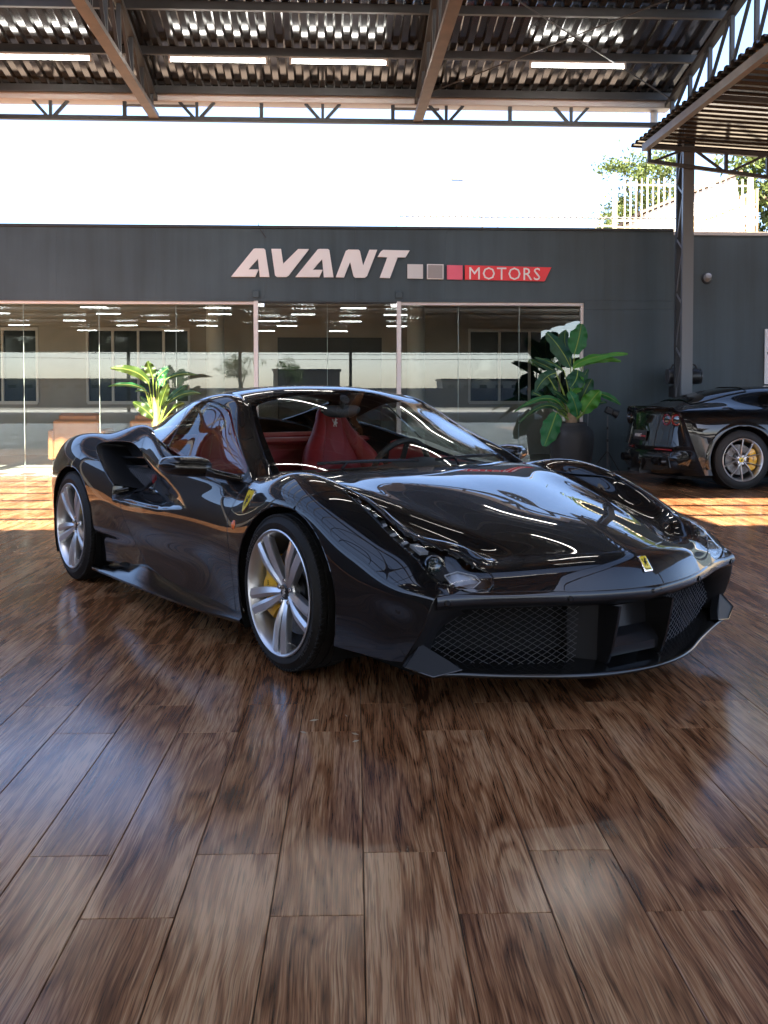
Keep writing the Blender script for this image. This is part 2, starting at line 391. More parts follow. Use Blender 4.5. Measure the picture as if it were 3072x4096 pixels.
    lp = sthing('wall_lamp', 5.75, 15.748, 2.94, 'small round wall lamp on the charcoal wall right of the pillar', 'lamp')
    q = MB(); q.lathe([(.0, .02), (.07, .02), (.085, .0), (.085, -.03)], 24, Matrix.Rotation(R(90), 4, 'X')); q.build('base', dk, lp)
    q = MB(); q.lathe([(0, .10), (.045, .09), (.065, .05), (.06, .0)], 24, Matrix.Rotation(R(65), 4, 'X')); q.build('bulb', mat('bulb_glass', (.30, .30, .29), .15, coat=.8), lp)
    ps = sthing('poster', 7.21, 15.74, 1.75, 'white poster with a dark triangle on the charcoal wall, at the right edge', 'poster')
    q = MB(); q.box((-.55, -.02, -.43), (.6, .0, .42)); q.build('sheet', mat('poster_white', (.78, .77, .78), .6), ps)
    q = MB(); q.prism([(-.52, .06), (-.30, .06), (-.40, -.16)], -.024, -.0205, 1); q.build('triangle_mark', mat('poster_dark', (.05, .07, .09), .6), ps)
    # sofa chairs behind the glass
    lea = mat('tan_leather', (.42, .17, .07), .45, noise=(5, .15), bump=(120, .15))
    for i, (a, b, lb) in enumerate(((-4.12, 16.9, 'tan leather armchair behind the glass, left of the banana plant'), (-2.90, 16.9, 'tan leather armchair behind the glass, directly behind the banana plant'))):
        ch = sthing('armchair', a, b, 0, lb, 'armchair', 'tan leather armchairs behind the glass')
        q = MB(); q.box((-.37, .0, .10), (.37, .14, .755), bev=.03); q.build('back_rest', lea, ch)
        q = MB(); q.box((-.30, .05, .56), (.35, .20, .86), bev=.05); q.build('back_cushion', lea, ch)
        q = MB(); q.box((-.36, .145, .14), (.36, .74, .42), bev=.04); q.build('seat', lea, ch)
        for sx in (-1, 1): q = MB(); q.box((sx * .40 - .055, .0, .10), (sx * .40 + .055, .76, .60), bev=.03); q.build('arm', lea, ch)
        for sx in (-1, 1):
            for sy in (.06, .70): q = MB(); q.box((sx * .36 - .02, sy - .02, 0), (sx * .36 + .02, sy + .02, .10)); q.build('leg', dk, ch)
def roof_z(b): return 5.345 + .19 * (14.5 - b) if b > 2.2 else max(5.30, 7.682 - .19 * (2.2 - b))
def build_canopy():
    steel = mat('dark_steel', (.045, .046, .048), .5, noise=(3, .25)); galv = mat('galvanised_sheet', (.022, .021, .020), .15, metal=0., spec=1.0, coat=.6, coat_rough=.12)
    brown = mat('primer_steel', (.15, .125, .108), .55, noise=(4, .25)); wht = mat('gutter_white', (.66, .64, .63), .5)
    cn = sthing('canopy', 0, 0, 0, 'open steel canopy with corrugated sheets on lattice girders over the cars', 'canopy')
    A0, A1 = -13.6, 4.80
    SL0 = 2.2                                    # the sheets stop here; an open strip lets the sun in
    SLR = 5.0; SLL = 12.08; SPL = -2.35
    def sheet(a0, a1, b0, b1):
        prof = []
        p = .21; n = max(1, int(round((a1 - a0) / p))); p = (a1 - a0) / n
        for k in range(n):
            x = a0 + k * p; prof += [(x, 0), (x + p * .32, 0), (x + p * .45, .042), (x + p * .82, .042), (x + p * .95, 0)]
        prof.append((a1, 0))
        V = [(x, b, roof_z(b) + .055 + h) for b in (b0, b1) for x, h in prof]; m_ = len(prof)
        q = MB(); q.add(V, [(i, i + 1, m_ + i + 1, m_ + i) for i in range(m_ - 1)])
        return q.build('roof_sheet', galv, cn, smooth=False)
    x = A0
    while x < A1 - .1:
        x1 = min(x + 1.05, A1)
        near = SLL if x1 < SPL + .2 else (SL0 if x1 < 2.4 else SLR)
        for b0, b1 in (((near, 12.46), (12.40, 14.78)) if near < 12.3 else ((near, 14.78),)): sheet(x, x1, b0, b1)
        sheet(x, x1, -10.34, SL0)
        x = x1
    x = -24.0
    while x < 13.9:
        x1 = min(x + 4.2, 14.); sheet(x, x1, -38., -10.30); x = x1
    # purlins run across, also over the open strip
    b = 14.52; k = 0
    while b > -38:
        q = MB(); q.box((A0 if b > -10 else -24, b - .03, roof_z(b) - .05), (A1 if b > -10 else 14, b + .03, roof_z(b) + .05)); q.build('purlin', steel, cn); b -= 1.03 if b > -10 else 4.12
    # lattice girders
    for a in (-13.4, -9.75, -6.10, -2.45, 1.20, 4.74):
        gd = empty('girder', parent=cn)
        for off in (0,):
            q = MB(); q.box((a - .065, -9.4, 4.97), (a + .065, 14.6, 5.03)); q.build('bottom_chord', brown, gd)
            q = MB(); q.bar((a, 2.2, roof_z(2.2) - .09), (a, 14.6, roof_z(14.6) - .09), .10, .06).bar((a, -9.4, roof_z(-9.4) - .09), (a, 2.2, roof_z(2.2) - .092), .099, .059); q.build('top_chord', steel, gd)
            bb = 14.4; i = 0
            while bb > -9.2:
                if bb > 8.5:
                    zt = roof_z(bb) - .12
                    q = MB(); q.box((a - .025, bb - .025, 5.03), (a + .025, bb + .025, zt)); q.build('post', steel, gd)
                    q = MB(); q.bar((a, bb, 5.03), (a, bb - .62, roof_z(bb - .62) - .12), .035, .035); q.build('diagonal', steel, gd)
                bb -= .72; i += 1
    # edge truss along the far side with gutter
    et = empty('edge_truss', parent=cn)
    q = MB(); q.box((A0, 14.60, 4.945), (A1, 14.68, 5.005)); q.build('bottom_chord', steel, et)
    q = MB(); q.box((A0, 14.585, 5.205), (A1, 14.86, 5.42), bev=.01); q.build('gutter', wht, cn)
    c0 = -3.93
    for k in range(-3, 4):
        a = c0 + k * 1.80 + (.0)
    for a in (-11.5, -9.7, -7.75, -5.85, -3.87, -1.87, -.13, 1.60, 3.37):
        for d in (-1, 0, 1):
            q = MB(); q.bar((a + d * .05, 14.64, 5.0), (a + d * .24, 14.64, 5.21), .045, .04); q.build('strut', steel, et)
    for a in (-10.6, -8.7, -6.8, -4.9, -2.86, -.98, .85, 2.5): 
        q = MB(); q.box((a - .025, 14.615, 5.0), (a + .025, 14.665, 5.21)); q.build('post', steel, et)
    for a0, a1 in ((-2.86, -1.9), (.85, 1.5)):
        q = MB(); q.bar((a0, 14.66, 5.16), (a1, 14.66, 5.16), .05, .03); q.build('tie_bar', brown, et)
    # rod bracing under the sheets
    for a0, a1, b0, b1 in ((1.2, 4.74, 14.4, 11.2), (4.74, 1.2, 14.4, 11.2), (1.2, 4.74, 5.0, 2.2), (4.74, 1.2, 5.0, 2.2), (-2.45, 1.2, 5.0, 2.2), (1.2, -2.45, 5.0, 2.2), (-6.1, -2.45, 11.2, 7.8), (-2.45, -6.1, 11.2, 7.8)):
        q = MB(); q.tube([(a0, b0, roof_z(b0) - .10), (a1, b1, roof_z(b1) - .10)], .009, 6); q.build('brace_rod', steel, cn)
    q = MB(); q.tube([(4.60, 14.78, 5.22), (4.60, 14.78, 4.95), (4.60, 14.9, 4.80)], .055, 12); q.build('downpipe', wht, cn)
    # deep street-side fascia and its posts
    q = MB(); q.box((-24, -38.2, 3.9), (14, -38.05, 5.6)); q.build('street_fascia', mat('fascia_brown', (.10, .085, .07), .7), cn)
    for a in (-23.5, -13.4, -6.1, 1.2):
        q = MB(); q.box((a - .1, -38.0, 0), (a + .1, -37.8, 5.25)); q.build('canopy_post', steel, cn)
    q = MB(); q.box((-13.55, 14.42, 0), (-13.3, 14.59, 4.94)); q.build('canopy_post', steel, cn)
    # fluorescent battens on the purlins
    glow = mat('tube_glow', (.9, .9, .88), .4, emit=((1.0, .97, .90), 4.0)); cap = mat('batten_body', (.55, .50, .46), .5)
    TB = [(-3.665, 13.45, 'fluorescent tube under the roof, leftmost at the far end'), (-1.446, 13.45, 'fluorescent tube under the roof, second from the left at the far end'), (.09, 13.45, 'fluorescent tube under the roof, third from the left beside the girder'), (3.18, 13.45, 'fluorescent tube under the roof, rightmost behind the crossed rods')]
    extra = [(a, b) for b in (10.3, 7.3, 2.0, -.9, -4.0, -7.0) for a in (-11.4, -8.2, -4.6, -1.4, .3, 3.1) if not (2.2 < b < (12.0 if a < -2.4 else 5.0))]
    proto = None
    def tube_light(a, b, lab, grp):
        nonlocal proto
        if proto is None:
            t = sthing('tube_lamp', a, b, 0, lab, 'light', grp)
            q = MB(); q.box((-.63, -.022, .03), (.63, .022, .065), bev=.005); q.build('batten', cap, t)
            for sx in (-1, 1): q = MB(); q.box((sx * .615 - .015, -.020, -.03), (sx * .615 + .015, .020, .03), bev=.003); q.build('lamp_holder', cap, t)
            q = MB(); q.tube([(-.60, 0, 0), (.60, 0, 0)], .019, 10); q.build('glass_tube', glow, t)
            proto = t
        else: t = copy_tree(proto); tag(t, lab, 'light', grp)
        t.location = sw_(a, b, roof_z(b) - .135); t.rotation_euler = (0, 0, TH); return t
    for a, b, lab in TB: tube_light(a, b, lab, 'fluorescent tubes under the canopy')
    for a, b in extra: tube_light(a, b, 'fluorescent tube under the canopy roof, out of view overhead', 'tubes overhead seen only as reflections')
    rg = random.Random(5); gm = None; k = 0
    for b in (-13, -18, -22, -27, -31, -36):
        a = -23 + rg.uniform(0, 3)
        while a < 4.2:
            if gm is None:
                q = MB(); q.tube([(-.60, 0, 0), (.60, 0, 0)], .028, 8); o = q.build('tube_lamp', glow); gm = o
            else: o = gm.copy(); COL.objects.link(o)
            o.location = sw_(a, b, roof_z(b) - .10); o.rotation_euler = (0, 0, TH); tag(o, 'far fluorescent tube at the street end, a bright dash reflected in the glass', 'light', 'far tubes reflected in the glass')
            a += rg.uniform(4.2, 6.6)
    # ---------------- lattice pillar
    pl = sthing('steel_pillar', 5.05, 14.6, 0, 'tall dark lattice steel pillar at the corner of the hall', 'pillar')
    q = MB(); q.box((-.075, 0, 0), (.085, .06, 4.84)); q.build('front_channel', mat('pillar_blue_grey', (.12, .135, .15), .45), pl)
    q = MB(); q.box((-.075, .27, 0), (.085, .33, 4.84)); q.build('rear_channel', steel, pl)
    lt = mat('lacing_steel', (.16, .16, .165), .45)
    z = .12; k = 0
    while z < 4.5:
        q = MB(); q.bar((-.062, .05, z), (-.062, .29, z + .16), .03, .012, up=(1, 0, 0)); q.build('lacing_strut', lt, pl)
        q = MB(); q.bar((-.062, .29, z + .18), (-.062, .05, z + .76), .026, .012, up=(1, 0, 0)); q.build('lacing_diagonal', lt, pl)
        z += .78
    q = MB(); q.box((-.115, -.02, 0), (.125, .36, .02)); q.build('foot_plate', steel, pl)
    # ---------------- lower roof at the right
    lr = sthing('side_roof', 0, 0, 0, 'lower corrugated side roof on a truss at the upper right', 'roof')
    zr = lambda a: 4.72 - .055 * (a - 4.3)
    prof = []
    bb = 3.5
    n = 58; p = (14.9 - bb) / n
    for k in range(n):
        y = bb + k * p; prof += [(y, 0), (y + p * .3, 0), (y + p * .45, .04), (y + p * .8, .04), (y + p * .95, 0)]
    prof.append((14.9, 0)); m_ = len(prof)
    a_s = [4.30, 6.3, 8.3, 10.3, 12.3]
    for x0, x1 in zip(a_s[:-1], a_s[1:]):
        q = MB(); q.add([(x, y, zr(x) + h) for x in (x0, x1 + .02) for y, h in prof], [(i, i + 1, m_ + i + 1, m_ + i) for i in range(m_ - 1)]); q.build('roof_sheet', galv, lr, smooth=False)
    q = MB(); q.box((4.36, 3.5, zr(4.4) - .13), (4.44, 14.55, zr(4.4) - .03)); q.build('edge_beam', brown, lr)
    q = MB(); q.bar((4.42, 14.50, 4.64), (12.2, 14.50, 4.64 - .45), .07, .06); q.build('top_chord', steel, lr)
    q = MB(); q.bar((4.42, 14.50, 4.44), (12.2, 14.50, 4.44 - .95), .06, .05); q.build('bottom_chord', steel, lr)
    tz = lambda a: 4.64 - .058 * (a - 4.42); bz = lambda a: 4.44 - .122 * (a - 4.42)
    st = [4.45, 5.55, 6.15, 6.95, 7.8, 8.7, 9.6, 10.5]
    for a in st: q = MB(); q.bar((a, 14.50, bz(a)), (a, 14.50, tz(a)), .045, .045); q.build('post', steel, lr)
    for a0, a1 in ((4.50, 4.95), (5.52, 5.10), (5.60, 6.12), (6.92, 6.2), (7.0, 7.78), (8.68, 7.85), (8.75, 9.55)): q = MB(); q.bar((a0, 14.50, bz(a0) if a0 < a1 or a0 == 4.5 else bz(a0)), (a1, 14.50, tz(a1)), .035, .035); q.build('diagonal', steel, lr)
    for y in (4.5, 7.0, 9.5, 12.0): q = MB(); q.bar((4.4, y, zr(4.4) - .09), (12.2, y, zr(12.2) - .09), .05, .06); q.build('purlin', steel, lr)
    for a, b in ((11.9, 14.5), (11.9, 4.0)): q = MB(); q.box((a - .08, b - .08, 0), (a + .08, b + .08, 4.2)); q.build('post', steel, lr)
# ------------------------------------------------------------------ spline-network surfaces, cut into panels
def nspline(k, Y, t):
    """natural cubic spline through Y (n, d) at knots k, evaluated at t"""
    k = np.asarray(k, float); Y = np.asarray(Y, float); n = len(k); h = np.diff(k)
    if n == 2:
        f = ((t - k[0]) / h[0])[:, None]; return Y[0] * (1 - f) + Y[1] * f
    A = np.zeros((n, n)); b = np.zeros_like(Y); A[0, 0] = A[-1, -1] = 1
    for i in range(1, n - 1):
        A[i, i-1], A[i, i], A[i, i+1] = h[i-1], 2 * (h[i-1] + h[i]), h[i]
        b[i] = 6 * ((Y[i+1] - Y[i]) / h[i] - (Y[i] - Y[i-1]) / h[i-1])
    M = np.linalg.solve(A, b)
    i = np.clip(np.searchsorted(k, t, side='right') - 1, 0, n - 2)
    a = (k[i+1] - t)[:, None]; c = (t - k[i])[:, None]; hi = h[i][:, None]
    return (M[i] * a**3 + M[i+1] * c**3) / (6 * hi) + (Y[i] / hi - M[i] * hi / 6) * a + (Y[i+1] / hi - M[i+1] * hi / 6) * c
def dense(n, step, k):
    """sample positions with every knot included; returns positions and fractional knot index"""
    t = []; f = []
    for i in range(n - 1):
        m = max(2, int(round((k[i+1] - k[i]) / step)))
        t += list(np.linspace(k[i], k[i+1], m, endpoint=False)); f += list(i + np.arange(m) / m)
    return np.array(t + [k[-1]]), np.array(f + [n - 1.0])
def network(T, step, creases=()):
    """T (stations, rows, 3) -> dense points, station index, row index"""
    T = np.asarray(T, float); ns, nr, _ = T.shape
    ku = np.r_[0, np.cumsum(np.linalg.norm(np.diff(T, axis=0), axis=2).mean(1))]
    kv = np.r_[0, np.cumsum(np.linalg.norm(np.diff(T, axis=1), axis=2).mean(0))]
    tu, fu = dense(ns, step, ku); tv, fv = dense(nr, step, kv)
    A = np.stack([nspline(ku, T[:, r], tu) for r in range(nr)], 1)       # (nu, nr, 3)
    out = np.zeros((len(tu), len(tv), 3))
    cuts = [0] + list(creases) + [nr - 1]
    for a, b in zip(cuts[:-1], cuts[1:]):
        sel = (fv >= a) & (fv <= b)
        B = A[:, a:b+1]; kk = kv[a:b+1]
        if a == 0 and np.abs(T[:, 0, 1]).max() < 1e-9:      # carry the curve on past the centre line so it stays smooth there
            B = np.concatenate([B[:, 2:0:-1] * [1, -1, 1], B], 1); kk = np.r_[-kk[2:0:-1], kk]
        B = B.transpose(1, 0, 2).reshape(len(kk), -1)
        out[:, sel] = nspline(kk, B, tv[sel]).reshape(sel.sum(), len(tu), 3).transpose(1, 0, 2)
    return out, fu, fv
class Surf:
    """a half surface (y >= 0) mirrored to a whole one, with normals and parameter values at its vertices"""
    def __init__(s, G, fu, fv, flip=False):
        nu, nv, _ = G.shape
        du = np.gradient(G, axis=0); dv = np.gradient(G, axis=1)
        N = np.cross(dv, du); N /= np.linalg.norm(N, axis=2, keepdims=True) + 1e-12
        if flip: N = -N
        U, Vv = np.meshgrid(fu, fv, indexing='ij')
        if np.abs(G[:, 0, 1]).max() < 1e-6:        # mirror across the centre line, sharing the seam
            N[:, 0, 1] = 0; N[:, 0] /= np.linalg.norm(N[:, 0], axis=1, keepdims=True)
            G2 = np.concatenate([G[:, :0:-1] * [1, -1, 1], G], 1); N2 = np.concatenate([N[:, :0:-1] * [1, -1, 1], N], 1)
            U2 = np.concatenate([U[:, :0:-1], U], 1); V2 = np.concatenate([Vv[:, :0:-1], Vv], 1)
        else: G2, N2, U2, V2 = G, N, U, Vv
        nu, nv, _ = G2.shape
        s.V = G2.reshape(-1, 3); s.N = N2.reshape(-1, 3); s.u = U2.ravel(); s.v = V2.ravel()
        i, j = np.meshgrid(np.arange(nu - 1), np.arange(nv - 1), indexing='ij'); a = (i * nv + j).ravel()
        s.F = np.stack([a, a + 1, a + nv + 1, a + nv], 1)
        fn = np.cross(s.V[s.F[:, 1]] - s.V[s.F[:, 0]], s.V[s.F[:, 2]] - s.V[s.F[:, 0]])
        if (fn * s.N[s.F[:, 0]]).sum() < 0: s.F = s.F[:, ::-1]
def clip(S, f, offset=0.0):
    """the part of surface S where field f > 0 -> V, N, faces, boundary edges of the cut piece"""
    V, N, F = S.V, S.N, S.F
    pos = f > 0; cnt = pos[F].sum(1)
    full = F[cnt == 4]; part = F[(cnt > 0) & (cnt < 4)]
    nv, nn, cache, faces = [], [], {}, []
    base = len(V)
    def cut(a, b):
        k = (a, b) if a < b else (b, a)
        if k not in cache:
            t = f[k[0]] / (f[k[0]] - f[k[1]]); t = min(max(t, .02), .98)
            p = V[k[0]] * (1 - t) + V[k[1]] * t; n = N[k[0]] * (1 - t) + N[k[1]] * t
            cache[k] = base + len(nv); nv.append(p); nn.append(n / (np.linalg.norm(n) + 1e-12))
        return cache[k]
    for q in part.tolist():
        poly = []
        for i in range(4):
            a, b = q[i], q[(i + 1) % 4]
            if pos[a]: poly.append(a)
            if pos[a] != pos[b]: poly.append(cut(a, b))
        if len(poly) > 2: faces.append(poly)
    VV = np.vstack([V, np.array(nv).reshape(-1, 3)]); NN = np.vstack([N, np.array(nn).reshape(-1, 3)])
    faces = full.tolist() + faces
    used = np.zeros(len(VV), bool)
    for q in faces: used[q] = True
    idx = np.cumsum(used) - 1
    faces = [[int(idx[i]) for i in q] for q in faces]
    VV, NN = VV[used], NN[used]
    if offset: VV = VV + NN * offset
    return VV, NN, faces
def panel(name, S, f, m, parent, edge=.012, offset=0.0, roll=.0035):
    """a body panel: the cut surface with its rim folded inwards so that the edge has thickness"""
    V, N, F = clip(S, f, offset)
    if len(F) == 0: print('EMPTY PANEL', name); return None
    if edge:
        ec = {}
        for q in F:
            for a, b in zip(q, q[1:] + q[:1]):
                k = (a, b) if a < b else (b, a); ec[k] = ec.get(k, 0) + 1 if k in ec else 1
        dirs = {}
        E = []
        for q in F:
            for a, b in zip(q, q[1:] + q[:1]):
                k = (a, b) if a < b else (b, a)
                if ec[k] == 1: E.append((a, b))
        bv = sorted({i for e in E for i in e}); mp = {}
        VV = list(V); NN = list(N)
        # outward direction in the surface for the rolled edge
        out = {i: np.zeros(3) for i in bv}
        for a, b in E:
            t = V[b] - V[a]; o = np.cross(t, N[a]); L = np.linalg.norm(o)
            if L > 1e-9: out[a] += o / L; out[b] += o / L
        for i in bv:
            o = out[i]; L = np.linalg.norm(o); o = o / L if L > 1e-9 else o
            n2 = o * .8 + N[i] * .6
            mp[i] = (len(VV), len(VV) + 1)
            VV.append(V[i] + o * roll * .7 - N[i] * roll); NN.append(n2 / (np.linalg.norm(n2) + 1e-9))
            VV.append(V[i] + o * roll * .7 - N[i] * edge); NN.append(o if L > 1e-9 else N[i])
        F = list(F)
        for a, b in E:
            F.append([b, a, mp[a][0], mp[b][0]]); F.append([mp[b][0], mp[a][0], mp[a][1], mp[b][1]])
        V, N = np.array(VV), np.array(NN)
    return mesh_obj(name, V, F, m, parent, True, N=N)
def sm(a, b, x):
    t = np.clip((x - a) / (b - a), 0, 1); return t * t * (3 - 2 * t)
def ip(x, xs, ys):
    o = np.argsort(xs); return np.interp(x, np.array(xs)[o], np.array(ys)[o])
def polysd(px, py, poly):
    """signed distance to a closed polygon, positive inside"""
    P = np.asarray(poly, float); d = np.full(len(px), 1e9); ins = np.zeros(len(px), bool)
    for a, b in zip(P, np.roll(P, -1, 0)):
        e = b - a; L = e @ e
        t = np.clip(((px - a[0]) * e[0] + (py - a[1]) * e[1]) / L, 0, 1)
        d = np.minimum(d, np.hypot(px - a[0] - t * e[0], py - a[1] - t * e[1]))
        c = (a[1] > py) != (b[1] > py)
        with np.errstate(divide='ignore', invalid='ignore'):
            xi = (b[0] - a[0]) * (py - a[1]) / (b[1] - a[1] + 1e-15) + a[0]
        ins ^= c & (px < xi)
    return np.where(ins, d, -d)
def smooth_poly(P, n=4):
    """closed Catmull-Rom through P"""
    P = np.asarray(P, float); m = len(P); o = []
    for i in range(m):
        p0, p1, p2, p3 = P[i - 1], P[i], P[(i + 1) % m], P[(i + 2) % m]
        for t in np.arange(n) / n:
            o.append(.5 * (2 * p1 + (p2 - p0) * t + (2 * p0 - 5 * p1 + 4 * p2 - p3) * t * t + (3 * p1 - p0 - 3 * p2 + p3) * t**3))
    return np.array(o)
# ------------------------------------------------------------------ the black coupe (front of the picture)
BODY = [  # stations from the nose edge to the tail; rows from the centre line to the sill
 [(1.185,0,.445),(1.135,.28,.451),(1.075,.45,.455),(1.005,.60,.456),(.965,.70,.457),(.945,.77,.458),(.935,.81,.459),(.928,.838,.457),(.900,.868,.365),(.855,.888,.275),(.805,.900,.203)],
 [(1.152,0,.518),(1.095,.28,.520),(1.025,.45,.519),(.962,.58,.517),(.928,.68,.513),(.910,.75,.505),(.898,.80,.491),(.874,.862,.470),(.848,.888,.36),(.808,.903,.27),(.762,.912,.199)],
 [(1.075,0,.563),(1.010,.27,.566),(.905,.45,.553),(.865,.53,.550),(.850,.590,.568),(.838,.665,.582),(.826,.785,.556),(.800,.890,.484),(.775,.910,.37),(.740,.920,.27),(.695,.925,.196)],
 [(.800,0,.632),(.780,.26,.6265),(.690,.50,.608),(.680,.575,.588),(.665,.655,.610),(.655,.728,.634),(.645,.845,.600),(.620,.920,.520),(.600,.940,.40),(.580,.945,.28),(.550,.945,.195)],
 [(.520,0,.688),(.510,.28,.6825),(.470,.57,.666),(.460,.630,.645),(.450,.688,.680),(.445,.748,.720),(.440,.872,.678),(.430,.948,.590),(.425,.965,.43),(.420,.968,.30),(.415,.962,.195)],
 [(.250,0,.742),(.245,.30,.7305),(.230,.63,.724),(.225,.680,.705),(.220,.714,.742),(.220,.762,.790),(.220,.885,.755),(.220,.955,.680),(.220,.972,.50),(.220,.972,.32),(.220,.965,.195)],
 [(.010,0,.783),(.010,.32,.768),(.005,.67,.770),(.000,.705,.760),(.000,.735,.790),(.000,.778,.828),(.000,.882,.798),(.000,.955,.715),(.000,.976,.52),(.000,.973,.33),(.000,.965,.190)],
 [(-.200,0,.804),(-.200,.33,.792),(-.200,.690,.795),(-.200,.718,.792),(-.200,.750,.808),(-.200,.790,.826),(-.200,.875,.795),(-.200,.945,.705),(-.200,.972,.52),(-.200,.968,.34),(-.200,.955,.180)],
 [(-.420,0,.815),(-.420,.33,.805),(-.420,.700,.803),(-.420,.730,.797),(-.420,.765,.797),(-.420,.815,.792),(-.420,.885,.745),(-.420,.940,.650),(-.440,.962,.50),(-.450,.953,.34),(-.450,.940,.180)],
 [(-.750,0,.785),(-.750,.30,.785),(-.750,.700,.785),(-.750,.740,.785),(-.750,.800,.785),(-.750,.865,.775),(-.750,.905,.715),(-.750,.938,.620),(-.760,.950,.48),(-.760,.935,.34),(-.760,.935,.190)],
 [(-1.100,0,.80),(-1.100,.30,.80),(-1.100,.700,.80),(-1.100,.745,.80),(-1.100,.810,.80),(-1.100,.872,.800),(-1.100,.912,.720),(-1.100,.945,.615),(-1.100,.952,.47),(-1.100,.932,.33),(-1.100,.940,.200)],
 [(-1.500,0,.88),(-1.500,.30,.88),(-1.500,.68,.88),(-1.500,.73,.88),(-1.500,.790,.885),(-1.500,.852,.885),(-1.500,.905,.770),(-1.500,.950,.615),(-1.500,.957,.46),(-1.500,.938,.33),(-1.500,.945,.200)],
 [(-1.850,0,.95),(-1.850,.30,.95),(-1.850,.62,.94),(-1.850,.68,.94),(-1.850,.725,.955),(-1.850,.775,.968),(-1.850,.865,.850),(-1.850,.948,.640),(-1.850,.962,.47),(-1.850,.950,.33),(-1.850,.950,.190)],
 [(-2.080,0,1.02),(-2.080,.30,1.00),(-2.080,.60,.93),(-2.080,.66,.93),(-2.080,.70,.965),(-2.080,.755,.988),(-2.080,.865,.870),(-2.080,.955,.680),(-2.080,.970,.49),(-2.080,.965,.33),(-2.080,.952,.175)],
 [(-2.380,0,1.00),(-2.380,.30,.98),(-2.380,.58,.90),(-2.380,.66,.885),(-2.380,.74,.918),(-2.380,.800,.935),(-2.380,.900,.850),(-2.380,.968,.710),(-2.380,.982,.51),(-2.380,.977,.33),(-2.380,.960,.170)],
 [(-2.700,0,.97),(-2.700,.30,.95),(-2.700,.58,.88),(-2.700,.68,.875),(-2.700,.76,.908),(-2.700,.830,.922),(-2.700,.918,.860),(-2.700,.975,.735),(-2.700,.988,.52),(-2.700,.983,.33),(-2.700,.968,.170)],
 [(-3.000,0,.935),(-3.000,.30,.925),(-3.000,.58,.87),(-3.000,.68,.860),(-3.000,.77,.880),(-3.000,.845,.885),(-3.000,.912,.830),(-3.000,.962,.715),(-3.000,.972,.50),(-3.000,.962,.33),(-3.000,.940,.200)],
 [(-3.260,0,.915),(-3.260,.30,.905),(-3.260,.58,.850),(-3.260,.66,.838),(-3.250,.75,.825),(-3.240,.820,.805),(-3.230,.873,.750),(-3.220,.912,.650),(-3.220,.915,.48),(-3.220,.900,.33),(-3.220,.870,.220)],
 [(-3.450,0,.88),(-3.440,.30,.870),(-3.420,.56,.800),(-3.410,.63,.780),(-3.390,.71,.750),(-3.370,.770,.720),(-3.360,.805,.680),(-3.350,.835,.600),(-3.350,.840,.47),(-3.350,.825,.34),(-3.350,.800,.240)],
]
GLASS = [  # greenhouse: rows centre, mid, windscreen edge, cant rail, window middle, belt line
 [(-.280,0,.808),(-.310,.38,.802),(-.445,.757,.780),(-.430,.850,.778),(-.435,.862,.772),(-.450,.870,.765)],
 [(-.470,0,.915),(-.490,.36,.906),(-.575,.728,.862),(-.590,.812,.866),(-.590,.848,.820),(-.600,.872,.770)],
 [(-.680,0,1.015),(-.695,.345,1.003),(-.760,.668,.962),(-.788,.752,.950),(-.790,.825,.875),(-.800,.876,.782)],
 [(-.890,0,1.115),(-.895,.32,1.100),(-.920,.608,1.050),(-.952,.692,1.036),(-.970,.800,.915),(-.980,.880,.798)],
 [(-1.100,0,1.195),(-1.090,.30,1.180),(-1.060,.556,1.130),(-1.100,.648,1.104),(-1.130,.775,.955),(-1.150,.878,.825)],
 [(-1.350,0,1.222),(-1.350,.30,1.212),(-1.340,.535,1.178),(-1.360,.660,1.128),(-1.390,.765,.995),(-1.410,.868,.878)],
 [(-1.600,0,1.212),(-1.600,.30,1.202),(-1.600,.530,1.160),(-1.610,.665,1.098),(-1.640,.745,1.003),(-1.670,.822,.922)],
 [(-1.850,0,1.178),(-1.850,.30,1.165),(-1.850,.530,1.112),(-1.850,.675,1.030),(-1.870,.722,.985),(-1.890,.768,.955)],
 [(-2.100,0,1.125),(-2.100,.29,1.108),(-2.090,.51,1.050),(-2.060,.655,.975),(-2.055,.690,.955),(-2.050,.715,.935)],
 [(-2.400,0,1.055),(-2.400,.28,1.038),(-2.400,.47,.985),(-2.400,.60,.905),(-2.400,.635,.880),(-2.400,.655,.860)],
 [(-2.850,0,.975),(-2.850,.27,.960),(-2.850,.45,.925),(-2.850,.56,.870),(-2.850,.59,.855),(-2.850,.61,.840)],
]
